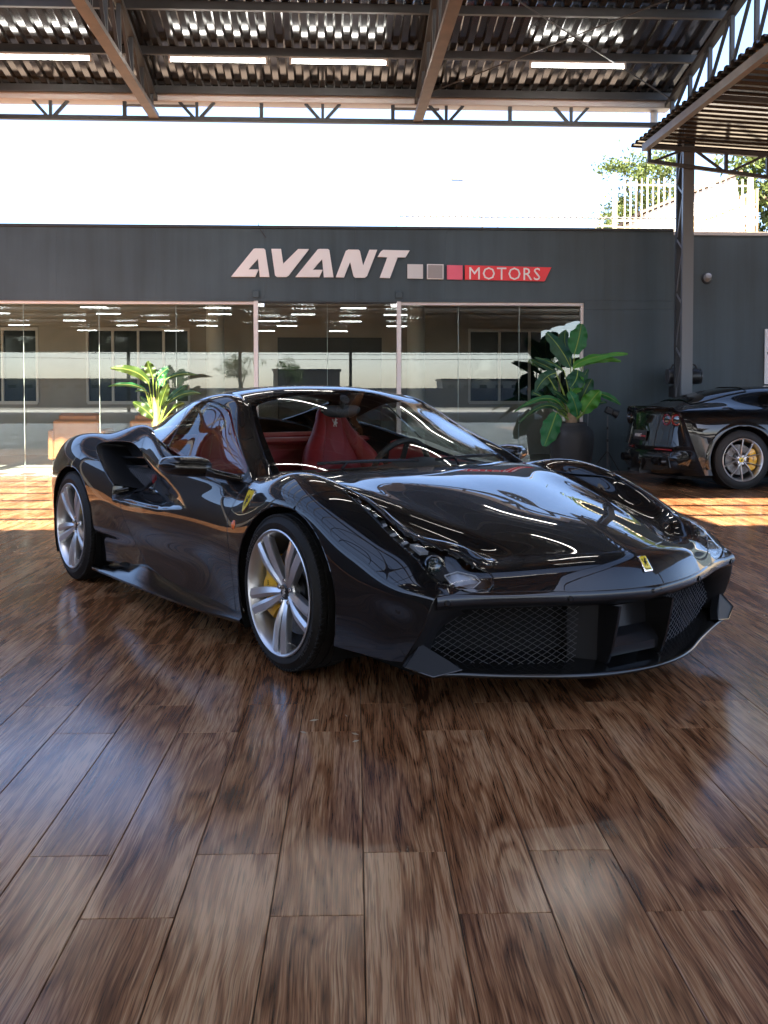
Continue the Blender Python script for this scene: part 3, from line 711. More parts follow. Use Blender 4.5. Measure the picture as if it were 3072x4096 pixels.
def build_coupe():
    paint = mat('black_paint', (.0025, .0025, .003), .45, coat=1.0, coat_rough=.008, spec=.08)
    satin = mat('satin_black', (.010, .010, .011), .24, spec=.4)
    dark = mat('black_liner', (.006, .006, .006), .8, spec=.2)
    root = empty('sports_car', (.344, 4.905, 0), 0, 'black two-seat coupe with red seats, nearest car on the wood-look floor', 'car')
    # car x points forward, y to its left
    root.rotation_euler = (0, 0, -(math.pi / 2 - .6085))
    T = []
    for st in BODY:                     # two extra rows keep the bonnet crown an even arc up to its ridge
        a, b = np.array(st[0]), np.array(st[2]); mid = [a + (b - a) * np.array([f * f, f, f * f]) for f in (.5, .82)]
        T.append([st[0]] + [tuple(q) for q in mid] + list(st[2:]))
    G, fu, fv = network(T, .014)
    # door scallop running back into the side intake
    x, y, z = G[..., 0], G[..., 1], G[..., 2]
    zl = ip(x, [-.97, -1.31, -1.82, -2.2], [.600, .570, .571, .571]); zu = ip(x, [-.97, -1.09, -1.29, -1.51, -1.75, -2.2], [.602, .669, .728, .777, .840, .90])
    t = (z - zl) / (zu - zl + 1e-6)
    dep = .125 * sm(-.93, -1.72, x) * (x > -1.95)
    G[..., 1] -= dep * sm(0, .22, t) * (1 - sm(.45, 1.05, t)) * (y > .6)
    # hollow in front of the rear wheel, under the crease that runs back from the door
    zc = .374
    G[..., 1] -= .038 * sm(-1.55, -2.1, x) * sm(zc + .01, zc - .07, z) * (x > -2.5) * (y > .6)
    B = Surf(G, fu, fv)
    X, Y, Z = B.V[:, 0], B.V[:, 1], B.V[:, 2]; aY = np.abs(Y)
    # fields -----------------------------------------------------------------------------------------
    ell = lambda cx, cz, a, b: (np.sqrt(((X - cx) / a)**2 + ((Z - cz) / b)**2) - 1) * min(a, b)
    arch = np.minimum(np.where(aY > .5, ell(.035, .325, .420, .378), 1), np.where(aY > .5, ell(-2.66, .335, .410, .384), 1))
    ybelt = ip(X, [-.40, -.45, -.86, -1.16, -1.4, -1.7, -1.935, -2.05], [.86, .862, .872, .868, .855, .80, .745, .70]) - .012
    cab = np.maximum(np.maximum(X - (-.315 - .17 * (aY / .76)**2), aY - ybelt), -X - 2.15)
    xh = ip(aY, [0, .1, .2, .3, .42, .46, .52, .58, .70], [1.075, 1.062, 1.03, .982, .902, .884, .888, .912, .912])          # front edge of the bonnet
    yh = ip(X, [-.5, -.3, 0, .31, .5, .704, .85, .92, 1.1], [.705, .705, .715, .735, .742, .715, .640, .580, .52])   # bonnet to fender line
    hood = np.minimum(xh - X, yh - aY)
    bl = np.array([(.105, 1.05), (.124, .955), (.262, .80), (.31, .735)])
    xb = ip(aY, bl[:, 1], bl[:, 0])                                              # fender to bumper line
    front = X - xb
    xd0 = ip(Z, [.1, .288, .459, .60, .707, .80], [-.44, -.447, -.470, -.505, -.468, -.43])       # door front edge
    xd1 = ip(Z, [.15, .272, .372, .477, .568, .62, .70, .78, .84, .90, 1.0], [-1.50, -1.545, -1.691, -1.789, -1.842, -1.815, -1.69, -1.665, -1.745, -1.80, -1.86])   # door rear edge
    # headlamp and intake openings
    hl = smooth_poly([(.268, .800), (.295, .757), (.50, .758), (.70, .742), (.80, .705), (.885, .645), (.955, .608), (.985, .632), (.960, .705), (.920, .775), (.862, .815), (.79, .815), (.70, .812), (.50, .808)], 3)
    lamp = polysd(X, aY, hl)
    itk = smooth_poly([(-2.40, .868), (-2.22, .888), (-2.02, .892), (-1.88, .876), (-1.745, .832), (-1.668, .770), (-1.69, .690), (-1.82, .618), (-1.90, .625), (-2.06, .690), (-2.22, .765), (-2.36, .83)], 3)
    intake = np.where(aY > .5, polysd(X, Z, itk), -1)
    fuel = np.where(aY > .5, np.sqrt(((X + 2.63) / .088)**2 + ((Z - .785) / .072)**2) * .08 - .08, 1)
    g = .0044
    outer = np.minimum(arch, cab)
    paintable = np.minimum(np.minimum(outer, -lamp), -intake)
    isdoor = np.minimum(np.minimum(xd0 - X, X - xd1), aY - .5)
    skirtcut = Z - ip(X, [-2.4, -2.29, -2.08, -1.57, -1.32, -1.01, -.73, -.3], [.11, .118, .15, .255, .215, .19, .18, .17])
    P = []
    P.append(panel('bonnet', B, np.minimum(np.minimum(hood, cab), X + .6) - g, paint, root))
    P.append(panel('nose_panel', B, np.minimum.reduce([paintable, np.maximum(-hood, -1), front, 2 + X]) - g, paint, root))
    for s in (-1, 1):
        side = Y * s
        P.append(panel('front_fender', B, np.minimum.reduce([paintable, -hood, -front, X - xd0, side]) - g, paint, root))
        P.append(panel('door', B, np.minimum.reduce([outer, isdoor, side, skirtcut, -intake + .0]) - g, paint, root))
        P.append(panel('rear_quarter', B, np.minimum.reduce([paintable, xd1 - X, fuel, side]) - g, paint, root))
        f = panel('fuel_flap' if s < 0 else 'flap_cover', B, np.minimum(-fuel, side) - .0012, paint, root)
    # dark shell behind the panel gaps
    panel('inner_shell', B, np.minimum.reduce([outer, -lamp - .0, -intake, .86 - X]) - .004, dark, root, edge=0, offset=-.014)
    return root, B, paint, satin, dark
def glassmat(name, tint=(.80, .86, .84), refl=1.0, rough=.0, gain=1.8):
    """thin clear pane: mirror reflection by angle over tinted see-through"""
    if name in MATS: return MATS[name]
    m = bpy.data.materials.new(name); m.use_nodes = True; n = m.node_tree.nodes; l = m.node_tree.links
    n.remove(n['Principled BSDF']); out = n['Material Output']
    tr = n.new('ShaderNodeBsdfTransparent'); tr.inputs[0].default_value = (*tint, 1)
    gl = n.new('ShaderNodeBsdfGlossy'); gl.inputs['Roughness'].default_value = rough; gl.inputs[0].default_value = (*(refl if isinstance(refl, tuple) else (refl, refl, refl)), 1)
    # reflectance by angle (Schlick), the same from both faces of the sheet
    ge = n.new('ShaderNodeNewGeometry'); dt = n.new('ShaderNodeVectorMath'); dt.operation = 'DOT_PRODUCT'; l.new(ge.outputs['Normal'], dt.inputs[0]); l.new(ge.outputs['Incoming'], dt.inputs[1])
    def mth(op, x, y, clamp=False):
        q = n.new('ShaderNodeMath'); q.operation = op; q.use_clamp = clamp
        for i, v in enumerate((x, y)):
            if isinstance(v, (int, float)): q.inputs[i].default_value = v
            elif v is not None: l.new(v, q.inputs[i])
        return q.outputs[0]
    c = mth('SUBTRACT', 1.0, mth('ABSOLUTE', dt.outputs['Value'], None)); sch = mth('ADD', mth('MULTIPLY', mth('POWER', c, 5.0), .957), .043)
    class _o: outputs = [mth('MULTIPLY', sch, gain, True)]
    mt = _o
    mx = n.new('ShaderNodeMixShader'); l.new(mt.outputs[0], mx.inputs[0]); l.new(tr.outputs[0], mx.inputs[1]); l.new(gl.outputs[0], mx.inputs[2])
    l.new(mx.outputs[0], out.inputs[0]); MATS[name] = m; return m
def bent_text(txt, size, r, ang0, depth=.0012, font_space=1.05, flip=False):
    """flat lettering bent round a circle of radius r; returns vertices (x, y, z) in the plane z and faces"""
    c = bpy.data.curves.new('t', 'FONT'); c.body = txt; c.size = size; c.extrude = depth; c.space_character = font_space; c.resolution_u = 2
    o = bpy.data.objects.new('t', c); COL.objects.link(o)
    bpy.context.view_layer.update()
    me = bpy.data.meshes.new_from_object(o.evaluated_get(bpy.context.evaluated_depsgraph_get()))
    V = np.array([v.co[:] for v in me.vertices]); F = [tuple(p.vertices) for p in me.polygons]
    bpy.data.objects.remove(o); bpy.data.curves.remove(c); bpy.data.meshes.remove(me)
    if r:
        x = V[:, 0] - V[:, 0].mean(); rr = r + V[:, 1]; a = ang0 - x / r
        V = np.stack([rr * np.cos(a), rr * np.sin(a), V[:, 2]], 1)
    return V, F
def loft(name, rings, m, parent=None, closed=True, cap=True, sharp=60, sub=0):
    n = len(rings[0]); V = [tuple(p) for r in rings for p in r]; F = []
    for i in range(len(rings) - 1):
        for k in range(n if closed else n - 1):
            a, b = i * n + k, i * n + (k + 1) % n; F.append((a, b, b + n, a + n))
    if cap and closed: F += [tuple(range(n - 1, -1, -1)), tuple(range((len(rings) - 1) * n, len(rings) * n))]
    mb = MB(); mb.add(V, F); o = mb.build(name, m, parent, sharp=sharp)
    if sub:
        md = o.modifiers.new('s', 'SUBSURF'); md.levels = sub; md.render_levels = sub
    return o
HORSE = [(.10,-.95),(.30,-.98),(.22,-.70),(.30,-.45),(.18,-.20),(.42,-.32),(.62,-.18),(.80,-.30),(.72,-.06),(.46,.02),(.36,.20),(.40,.42),(.62,.38),(.86,.50),(.84,.62),(.56,.54),(.52,.72),(.34,.98),(.26,.78),(.02,.62),(-.06,.36),(-.20,.12),(-.36,.02),(-.58,.22),(-.52,.52),(-.72,.70),(-.94,.46),(-.78,.44),(-.72,.16),(-.50,-.14),(-.44,-.40),(-.66,-.58),(-.74,-.86),(-.46,-.94),(-.48,-.72),(-.22,-.50),(-.10,-.36),(.04,-.62)]
def make_wheel(name, parent, loc, side, R0, W, rim_col, style, cal_ang, steer=0., cap_col=(.01, .01, .01), tyre_text='MICHELIN', spin=0.):
    """wheel part: tyre, rim, spokes, cap, bolts, disc, caliper. Local z points outwards (away from the car)."""
    w = empty(name, loc, parent=parent)
    w.rotation_euler = (R(90) if side < 0 else R(-90), 0, 0)
    w.rotation_mode = 'QUATERNION'
    q = Vector((0, side, 0)).to_track_quat('Z', 'Y')       # local y up-ish
    w.rotation_quaternion = q
    rub = mat('tyre_rubber', (.012, .012, .0125), .62, spec=.35, bump=(400, .15))
    alu = mat('wheel_silver' if style == 'twin' else 'wheel_grey', rim_col, .30, metal=.85, spec=.5)
    blk = mat('hub_black', (.01, .01, .01), .35); yel = mat('caliper_yellow', (.75, .42, .02), .35, coat=.6)
    disc = mat('brake_disc', (.16, .155, .15), .45, metal=.5, noise=(60, .3)); steel = mat('bolt_steel', (.55, .56, .58), .25, metal=1.)
    rr = .262 if style == 'twin' else .258
    h = W / 2
    prof = [(rr - .012, -h + .03), (rr + .004, -h + .012), (rr + .030, -h - .002), (R0 - .040, -h + .006), (R0 - .012, -h + .018), (R0 - .002, -h + .040)]
    g = [-.5, -.17, .17, .5]
    for gx in g:
        c = gx * (W - .08); prof += [(R0, c - .008), (R0, c - .0055), (R0 - .008, c - .004), (R0 - .008, c + .004), (R0, c + .0055), (R0, c + .008)]
    prof += [(R0 - .002, h - .040), (R0 - .010, h - .020), (R0 - .030, h - .006), (rr + .034, h + .003), (rr + .012, h - .001), (rr + .003, h - .008), (rr - .012, h - .03)]
    t = MB(); t.lathe(prof, 96)
    ty = t.build('tyre', rub, w, sharp=30)
    # shoulder sipes cut look: raised tread blocks between
    tb = MB()
    nb = 96
    for k in range(nb):
        a = 2 * math.pi * k / nb
        for s_ in (1, -1):
            M = Matrix.Rotation(a, 4, 'Z') @ Matrix.Translation((R0 - .004, 0, s_ * (h - .030))) @ Matrix.Rotation(.35 * s_, 4, 'X')
            tb.box((-.010, -math.pi * R0 / nb * .86, -.016), (.0008, math.pi * R0 / nb * .86, .016), M, bev=.002)
    tag(tb.build('tread_block', rub, ty, sharp=30), kind='stuff')
    if tyre_text:
        let = mat('tyre_letter', (.035, .035, .036), .45)
        lb = MB()
        for a0 in (R(-35), R(145)):
            V, F = bent_text(tyre_text, .034, rr + .020, a0)
            V[:, 2] += h + .0012; lb.add(V, F)
        lb.build('sidewall_lettering', let, ty, smooth=False)
    # rim: outer lip, dish, barrel
    r = MB()
    r.lathe([(rr - .004, h - .012), (rr + .006, h - .003), (rr + .007, h + .003), (rr + .002, h + .0055), (rr - .004, h + .002), (rr - .010, h - .012), (rr - .020, h - .030), (rr - .024, h - .06), (rr - .030, -h + .06), (rr - .020, -h + .02)], 96)
    r.build('rim', alu, w, sharp=40)
    zc = h - .034                      # face height of the hub
    def arm(a0, a1, w0, w1, w2, zh, zr, r0=.035, r1=rr - .008):
        """one spoke arm from the hub at angle a0 to the rim at angle a1 with a ridge along its middle"""
        rings = []
        for i, tt in enumerate(np.linspace(0, 1, 9)):
            rad = r0 + (r1 - r0) * tt; a = a0 + (a1 - a0) * sm(0., 1., tt)
            wd = ip(np.array([tt]), [0, .5, 1], [w0, w1, w2])[0]
            zt = zh + (zr - zh) * tt + .010 * math.sin(math.pi * tt)
            c, s_ = math.cos(a), math.sin(a); tx, tyy = -s_, c
            P = []
            for ww, zz in ((-1, -.010), (-.92, 0), (.25 if a1 > a0 else -.25, .0075), (.92, 0), (1, -.010), (.8, -.032), (-.8, -.032)):
                P.append((rad * c + tx * ww * wd, rad * s_ + tyy * ww * wd, zt + zz))
            rings.append(P)
        return rings
    def add_arm(mb, rings):
        n = len(rings[0]); V = [p for q_ in rings for p in q_]; F = []
        for i in range(len(rings) - 1):
            for k in range(n):
                a, b = i * n + k, i * n + (k + 1) % n; F.append((a, b, b + n, a + n))
        F += [tuple(range(n)), tuple(range((len(rings) - 1) * n, len(rings) * n))]
        mb.add(V, F)
    for k in range(5):
        a = R(90 + 72 * k) + spin
        mb = MB()
        if style == 'twin':
            for s_ in (-1, 1): add_arm(mb, arm(a + s_ * R(13), a + s_ * R(8.2), .0125, .0235, .0240, zc - .004, h - .004))
            mb.add([( .03*math.cos(a-.5), .03*math.sin(a-.5), zc-.006),( .075*math.cos(a-.16), .075*math.sin(a-.16), zc-.012),(.075*math.cos(a+.16), .075*math.sin(a+.16), zc-.012),(.03*math.cos(a+.5), .03*math.sin(a+.5), zc-.006)],[(0,1,2,3)])
        else:
            for s_ in (-1, 1): add_arm(mb, arm(a + s_ * R(10), a + s_ * R(19), .011, .0075, .0085, zc - .002, h - .008))
        mb.build('spoke', alu, w, sharp=28)
    hb = MB(); hb.lathe([(.0, zc - .004), (.058, zc - .004), (.066, zc - .012), (.066, zc - .05), (.0, zc - .05)], 40); hb.build('hub', alu, w)
    cp = MB(); cp.lathe([(.0, zc + .006), (.024, zc + .0055), (.031, zc + .002), (.033, zc - .006)], 32)
    cpo = cp.build('hub_cap', mat('hub_cap_%d' % int(cap_col[0] * 100), cap_col, .3, coat=.5), w)
    hs = MB(); hs.prism([(p[0] * .017, p[1] * .020) for p in HORSE], zc + .0058, zc + .0072, 2); hs.build('cap_emblem', mat('emblem_silver' if style == 'twin' else 'emblem_dark', (.7, .7, .7) if style == 'twin' else (.02, .02, .02), .3, metal=.6), cpo)
    for k in range(5):
        a = R(54 + 72 * k) + spin
        b = MB(); M = Matrix.Translation((.050 * math.cos(a), .050 * math.sin(a), 0))
        b.lathe([(.0, zc + .006), (.0085, zc + .006), (.0105, zc + .002), (.0105, zc - .004), (.013, zc - .006)], 12, M); b.build('wheel_bolt', steel, w)
    v = MB(); a = R(250) + spin; v.tube([((rr - .03) * math.cos(a), (rr - .03) * math.sin(a), h - .05), ((rr - .05) * math.cos(a), (rr - .05) * math.sin(a), h - .02)], .004, 8); v.build('valve', steel, w)
    d = MB(); d.lathe([(.07, h - .090), (.185, h - .090), (.187, h - .094), (.187, h - .118), (.07, h - .118)], 64)
    dd = d.build('brake_disc', disc, w)
    holes = MB()
    for k in range(36):
        a = 2 * math.pi * k / 36; rad = (.125, .148, .170)[k % 3]
        M = Matrix.Translation((rad * math.cos(a), rad * math.sin(a), 0)); holes.lathe([(0, h - .0895), (.0032, h - .0895), (.0034, h - .0899)], 8, M)
    holes.build('drill_hole', blk, dd)
    hat = MB(); hat.lathe([(.0, h - .07), (.085, h - .07), (.095, h - .076), (.097, h - .12)], 40); hat.build('disc_bell', blk, w)
    # caliper: six-pot block following the disc edge
    ca = cal_ang; rings = []
    for tt in np.linspace(-1, 1, 15):
        a = ca + tt * R(44); lob = .004 * math.cos(tt * 9.5)
        ro = .216 + lob - .012 * max(0, abs(tt) - .8) * 5; ri = .112
        rings.append([(rad * math.cos(a), rad * math.sin(a), z_) for rad, z_ in ((ri, h - .056), (ri + .02, h - .044 + lob), (ro - .015, h - .046 + lob), (ro, h - .060), (ro, h - .125), (ri, h - .125))])
    co = loft('caliper', rings, yel, w, sharp=35)
    V, F = bent_text('Ferrari', .020, .158, ca, .0008); V[:, 2] += h - .0415
    # lettering reads along the caliper
    lt = MB(); lt.add(V, F); lt.build('caliper_lettering', blk, co, smooth=False)
    return w
def build_coupe_details(root, B, paint, satin, dark):
    gl = glassmat('car_glass', (.88, .91, .89), gain=1.3); clear = glassmat('lamp_cover', (.93, .94, .94), gain=1.1)
    red = mat('red_leather', (.30, .022, .024), .42, spec=.45, bump=(260, .12), noise=(9, .12)); trim = mat('interior_black', (.012, .013, .013), .6, bump=(300, .1))
    chrome = mat('chrome_trim', (.75, .76, .78), .08, metal=1.)
    # ---------------------------------------------------------------- greenhouse
    G, fu, fv = network(GLASS, .014, (2,))
    S = Surf(G, fu, fv); u, v = S.u, S.v; X, Y, Z = S.V.T; aY = np.abs(Y)
    rc = .05
    def rect(a, b, c, d):
        """rounded box field in metres-ish from four distances"""
        q = np.minimum(np.minimum(a, b), np.minimum(c, d)); m1 = np.minimum(a, b); m2 = np.minimum(c, d)
        rnd = rc - np.hypot(np.maximum(rc - m1, 0), np.maximum(rc - m2, 0))
        return np.minimum(q, np.where((m1 < rc) & (m2 < rc), rnd, q))
    ws = rect((1.96 - v) * .24, (1.96 - v) * .24, (u - .02) * .22, (3.93 - u) * .25)
    wi = rect((1.87 - v) * .24, (1.87 - v) * .24, (u - .02) * .22, (3.72 - u) * .25)
    g = .002
    panel('windscreen', S, wi, gl, root, edge=0)
    panel('windscreen_border', S, np.minimum(ws, -wi) - g * .5, mat('black_glass', (.004, .004, .004), .04, spec=.6), root, edge=.004)
    bp = X - ip(Z, [.88, .90, 1.085, 1.2], [-1.40, -1.41, -1.52, -1.58])
    vw = np.where(v > 2, 1, -1)
    lo = 4.88; hi = 3.13 - .20 * sm(4.0, 5.4, u); hf = hi - .09
    sw = rect((lo - v) * .13, (v - hi) * .16, (u - .50) * .22, (7.25 - u) * .25)
    sw = np.where(v > 2.3, sw, -1)
    sg_ = glassmat('side_glass', (.52, .55, .53), gain=1.7)
    for s in (-1, 1):
        panel('door_window', S, np.minimum.reduce([sw, bp - .004, Y * s]), sg_, root, edge=.003)
        panel('quarter_window', S, np.minimum.reduce([sw, -bp - .004, Y * s]), sg_, root, edge=.003)
        ff_ = np.minimum.reduce([np.where(v > 2.3, rect((4.99 - v) * .13, (v - hf) * .16, (u - .30) * .22, (7.55 - u) * .25), -1), np.maximum(-sw, .005 - np.abs(bp)), Y * s]) - .001
        wr_ = mat('window_rubber', (.008, .008, .008), .35)
        panel('door_window_frame', S, np.minimum(ff_, bp + .004), wr_, root, edge=.006, offset=-.001); panel('quarter_window_frame', S, np.minimum(ff_, -bp - .0055), wr_, root, edge=.006, offset=-.001)
    rw = rect((1.70 - v) * .24, (1.7 - v) * .24, (u - 7.0) * .25, (9.3 - u) * .3)
    frame = np.where(v > 2.3, -rect((4.99 - v) * .13, (v - hf) * .16, (u - .30) * .22, (7.55 - u) * .25), 1)
    panel('roof', S, np.minimum.reduce([-ws, frame, -rw, X + 9]) - g, paint, root)
    panel('rear_screen', S, rw, gl, root, edge=.004)
    # ---------------------------------------------------------------- front fascia
    yy = np.array([0, .1, .2, .28, .36, .45, .53, .60, .66, .70, .74, .77, .81, .838])
    k_ = [0, .28, .45, .60, .70, .77, .81, .838]
    NX = nspline(k_, np.array([[1.185], [1.135], [1.075], [1.005], [.965], [.945], [.935], [.928]]), yy)[:, 0]
    NZ = nspline(k_, np.array([[.445], [.451], [.455], [.456], [.457], [.458], [.459], [.457]]), yy)[:, 0]
    ys = np.r_[-yy[:0:-1], yy]; nx = np.r_[NX[:0:-1], NX]; nz = np.r_[NZ[:0:-1], NZ]
    # plan normals of the nose curve
    tx = np.gradient(nx, ys); nn = np.stack([np.ones_like(tx), -tx], 1); nn /= np.linalg.norm(nn, axis=1, keepdims=True)
    nn = np.clip(nn, -1, 1)
    def off(d, dz):
        return [(nx[i] - nn[i, 0] * d, ys[i] - nn[i, 1] * d, nz[i] + dz) for i in range(len(ys))]
    strip = [off(.004, .002), off(-.006, -.008), off(-.010, -.022), off(-.005, -.040), off(.008, -.056), off(.036, -.068), off(.085, -.073)]
    loft('bumper_edge', strip[:4], paint, root, closed=False, sharp=80); loft('bumper_bar', strip[3:], satin, root, closed=False, sharp=80)
    ly = np.array([0, .18, .35, .5, .65, .8, .89, .905]); lx = [1.168, 1.150, 1.098, 1.025, .960, .910, .872, .858]; lz = [.135, .136, .141, .148, .160, .175, .195, .210]
    Ly = np.r_[-ly[:0:-1], ly]; Lx = np.r_[lx[:0:-1], lx]; Lz = np.r_[lz[:0:-1], lz]
    kk = np.cumsum(np.r_[0, np.hypot(np.diff(Lx), np.diff(Ly))]); ts = np.linspace(0, kk[-1], 61)
    LL = nspline(kk, np.stack([Lx, Ly, Lz], 1), ts)
    def lip(d, dz):
        P = []
        for i, p in enumerate(LL):
            a = LL[max(0, i - 1)]; b = LL[min(60, i + 1)]; t_ = b - a; n_ = np.array([t_[1], -t_[0]]); n_ /= np.linalg.norm(n_)
            if n_[0] < 0: n_ = -n_
            P.append((p[0] - n_[0] * d, p[1] - n_[1] * d * .8, p[2] + dz))
        return P
    loft('splitter', [lip(.10, -.040), lip(.012, -.026), lip(.002, -.021), lip(-.002, -.014), lip(.002, -.006), lip(.010, -.003), lip(.05, .004), lip(.13, .022), lip(.20, .05)], mat('gloss_black_trim', (.006, .006, .006), .10, spec=.6), root, closed=False, sharp=80)
    # black back wall of the opening
    loft('intake_back', [[(nx[i] - .20, ys[i] * .96, .40) for i in range(len(ys))], [(nx[i] - .21, ys[i] * .96, .12) for i in range(len(ys))]], dark, root, closed=False)
    # corner cheeks between the bumper side and the mesh
    for s in (-1, 1):
        A = [(.928, .838, .457), (.914, .853, .41), (.900, .868, .365), (.878, .878, .32), (.855, .888, .275), (.828, .894, .24), (.805, .900, .203)]
        Bq = [(.918, .70, .375), (.895, .735, .355), (.868, .76, .33), (.85, .775, .30), (.838, .785, .27), (.832, .790, .24), (.83, .80, .20)]
        C = [(a[0] * .75 + b[0] * .25 + .012, a[1] * .75 + b[1] * .25 + .004, a[2] * .75 + b[2] * .25) for a, b in zip(A, Bq)]
        D = [(b[0] - .06, b[1] - .01, b[2]) for b in Bq]
        loft('bumper_cheek', [[(p[0], p[1] * s, p[2]) for p in q] for q in (A, C, Bq, D)], mat('winglet_black', (.010, .010, .011), .5, spec=.25), root, closed=False, sharp=80)
        # winglet at the lower corner
        w_ = MB(); P = [(.862, .930, .200), (.850, .852, .272), (.905, .760, .205), (.935, .728, .176), (.905, .838, .160)]
        ins = [(p[0] - .03, p[1] - .012, p[2] - .004) for p in P]
        n5 = len(P)
        w_.add([(p[0], p[1] * s, p[2]) for p in P + ins], [tuple(range(n5))] + [tuple(range(2 * n5 - 1, n5 - 1, -1))] + [(i, (i + 1) % n5, n5 + (i + 1) % n5, n5 + i) for i in range(n5)])
        wo = w_.build('winglet', mat('winglet_black', (.010, .010, .011), .5, spec=.3), root, sharp=20)
        rim_ = MB(); rim_.tube([(P[i][0] + .002, P[i][1] * s, P[i][2]) for i in (3, 4, 0, 1)], .0028, 6); rim_.build('winglet_edge', mat('gloss_black_trim'), wo)
        # mesh grille: two sets of crossing wires on a curved sheet
        def gp(yv, zv):
            f = np.interp(zv, [.14, .36], [.12, .10])
            xn = np.interp(abs(yv), yy, NX)
            return (xn - f, yv, zv)
        gm = MB(); pitch = .0175
        zlo = lambda yv: np.interp(abs(yv), [0, .3, .65, .80], [.140, .146, .165, .235]); zhi = lambda yv: np.interp(abs(yv), [0, .5, .62, .72, .80], [.372, .380, .382, .345, .25])
        for dr in (-1, 1):
            for k in range(-26, 78):
                c = k * pitch * 1.35; pts = []
                for yv in np.arange(.245, .80, .012):
                    zv = .05 + dr * (yv - .15) * .62 + (c if dr < 0 else c - .5)
                    if zlo(yv) < zv < zhi(yv): 
                        p = gp(yv * s, zv); wob = .0016 * math.sin((yv * 140) + k * math.pi)
                        pts.append((p[0] + wob, p[1], p[2]))
                    elif pts: break
                if len(pts) > 2: gm.tube(pts, .0010, 4, False)
        gm.build('grille_mesh', mat('grille_wire', (.15, .15, .155), .35, metal=.7), root, sharp=60)
        # upright fin beside the centre channel
        f_ = MB(); fy = .150 * s
        f_.prism([(1.165, .375), (1.150, .30), (1.125, .20), (1.105, .150), (1.02, .150), (1.00, .37)], fy - .006, fy + .006, 1)
        f_.build('grille_fin', satin, root, sharp=25)
        sp = MB(); sp.add([(1.06, fy + s * .006, .372), (1.05, fy + s * .006, .15), (.985, fy + s * .10, .15), (.99, fy + s * .105, .365)], [(0, 1, 2, 3)]); sp.build('deflector_panel', mat('winglet_black'), root)
    cw = MB()
    for z0, z1, x0, x1 in ((.205, .235, 1.10, 1.075), (.235, .26, 1.075, 1.035), (.26, .345, 1.035, 1.03), (.17, .205, 1.095, 1.10)):
        cw.add([(x0, -.143, z0), (x0, .143, z0), (x1, .143, z1), (x1, -.143, z1)], [(0, 1, 2, 3)])
    cw.build('centre_channel', satin, root, sharp=60)
    for yv in (-.80, -.36, .36, .80):           # parking sensors
        i = np.interp(yv, ys, np.arange(len(ys))); j = int(round(i))
        p = Vector((np.interp(yv, ys, nx) + .009 * nn[j, 0], yv + .009 * nn[j, 1], np.interp(yv, ys, nz) - .030)); d_ = Vector((nn[j, 0], nn[j, 1], -.1))
        M = Matrix.Translation(p) @ d_.to_track_quat('Z', 'Y').to_matrix().to_4x4()
        sn = MB(); sn.lathe([(0, .003), (.0075, .003), (.0085, .0015), (.0095, .004), (.0115, .003), (.0115, -.01)], 20, M); sn.build('parking_sensor', satin, root)
    cm = MB(); cm.lathe([(0, .006), (.006, .005), (.009, 0)], 16, Matrix.Translation((1.194, 0, .425)) @ Matrix.Rotation(R(90), 4, 'Y')); cm.build('front_camera', mat('black_glass'), root)
    # emblem on the nose
    eb = empty('nose_emblem', parent=root)
    n_ = Vector((.80, 0, .60)).normalized(); M = Matrix.Translation((1.1475, 0, .525)) @ n_.to_track_quat('Z', 'X').to_matrix().to_4x4()
    # local frame: x up the nose
    up = (Vector((0, 0, 1)) - n_ * n_.z).normalized(); sx = up.cross(n_)
    M = Matrix(((sx.x, up.x, n_.x, 1.1500), (sx.y, up.y, n_.y, 0), (sx.z, up.z, n_.z, .5235), (0, 0, 0, 1)))
    fr = MB(); fr.box((-.024, -.034, -.004), (.024, .034, .0035), M, bev=.003); fr.build('emblem_frame', chrome, eb)
    ye = MB(); ye.box((-.0205, -.0305, 0), (.0205, .0305, .0045), M, bev=.002); ye.build('emblem_plate', mat('emblem_yellow', (.80, .60, .03), .3, coat=.5), eb)
    ho = MB(); ho.prism([(p[0] * .015, p[1] * .019 + .006) for p in HORSE], .0046, .0056, 2, M); ho.build('emblem_horse', mat('hub_black', (.01, .01, .01), .35), eb, smooth=False)
    V, F = bent_text('Ferrari', .0105, 0, 0, .0004); V[:, 0] -= V[:, 0].mean(); V[:, 1] -= .0275; V[:, 2] += .0052
    lt = MB(); lt.add([tuple(M @ Vector(p)) for p in V], F); lt.build('emblem_lettering', mat('hub_black'), eb, smooth=False)
    # ---------------------------------------------------------------- headlamps
    bX, bY, bZ = B.V.T; baY = np.abs(bY)
    hl = smooth_poly([(.268, .800), (.295, .757), (.50, .758), (.70, .742), (.80, .705), (.885, .645), (.955, .608), (.985, .632), (.960, .705), (.920, .775), (.862, .815), (.79, .815), (.70, .812), (.50, .808)], 3)
    lamp = polysd(bX, baY, hl)
    def onbody(px, py, down=0.):
        """height and normal of the body at a plan position (right-hand half)"""
        d = np.hypot(bX - px, bY - py) + np.where(bZ < .40, 5, 0); i = int(d.argmin()); return Vector(B.V[i] - B.N[i] * down), Vector(B.N[i])
    led = mat('led_lens', (.28, .29, .30), .12, coat=.6); lensm = mat('projector_glass', (.9, .95, .95), .02, trans=.9); cr = mat('lamp_chrome', (.22, .225, .23), .18, metal=1.)
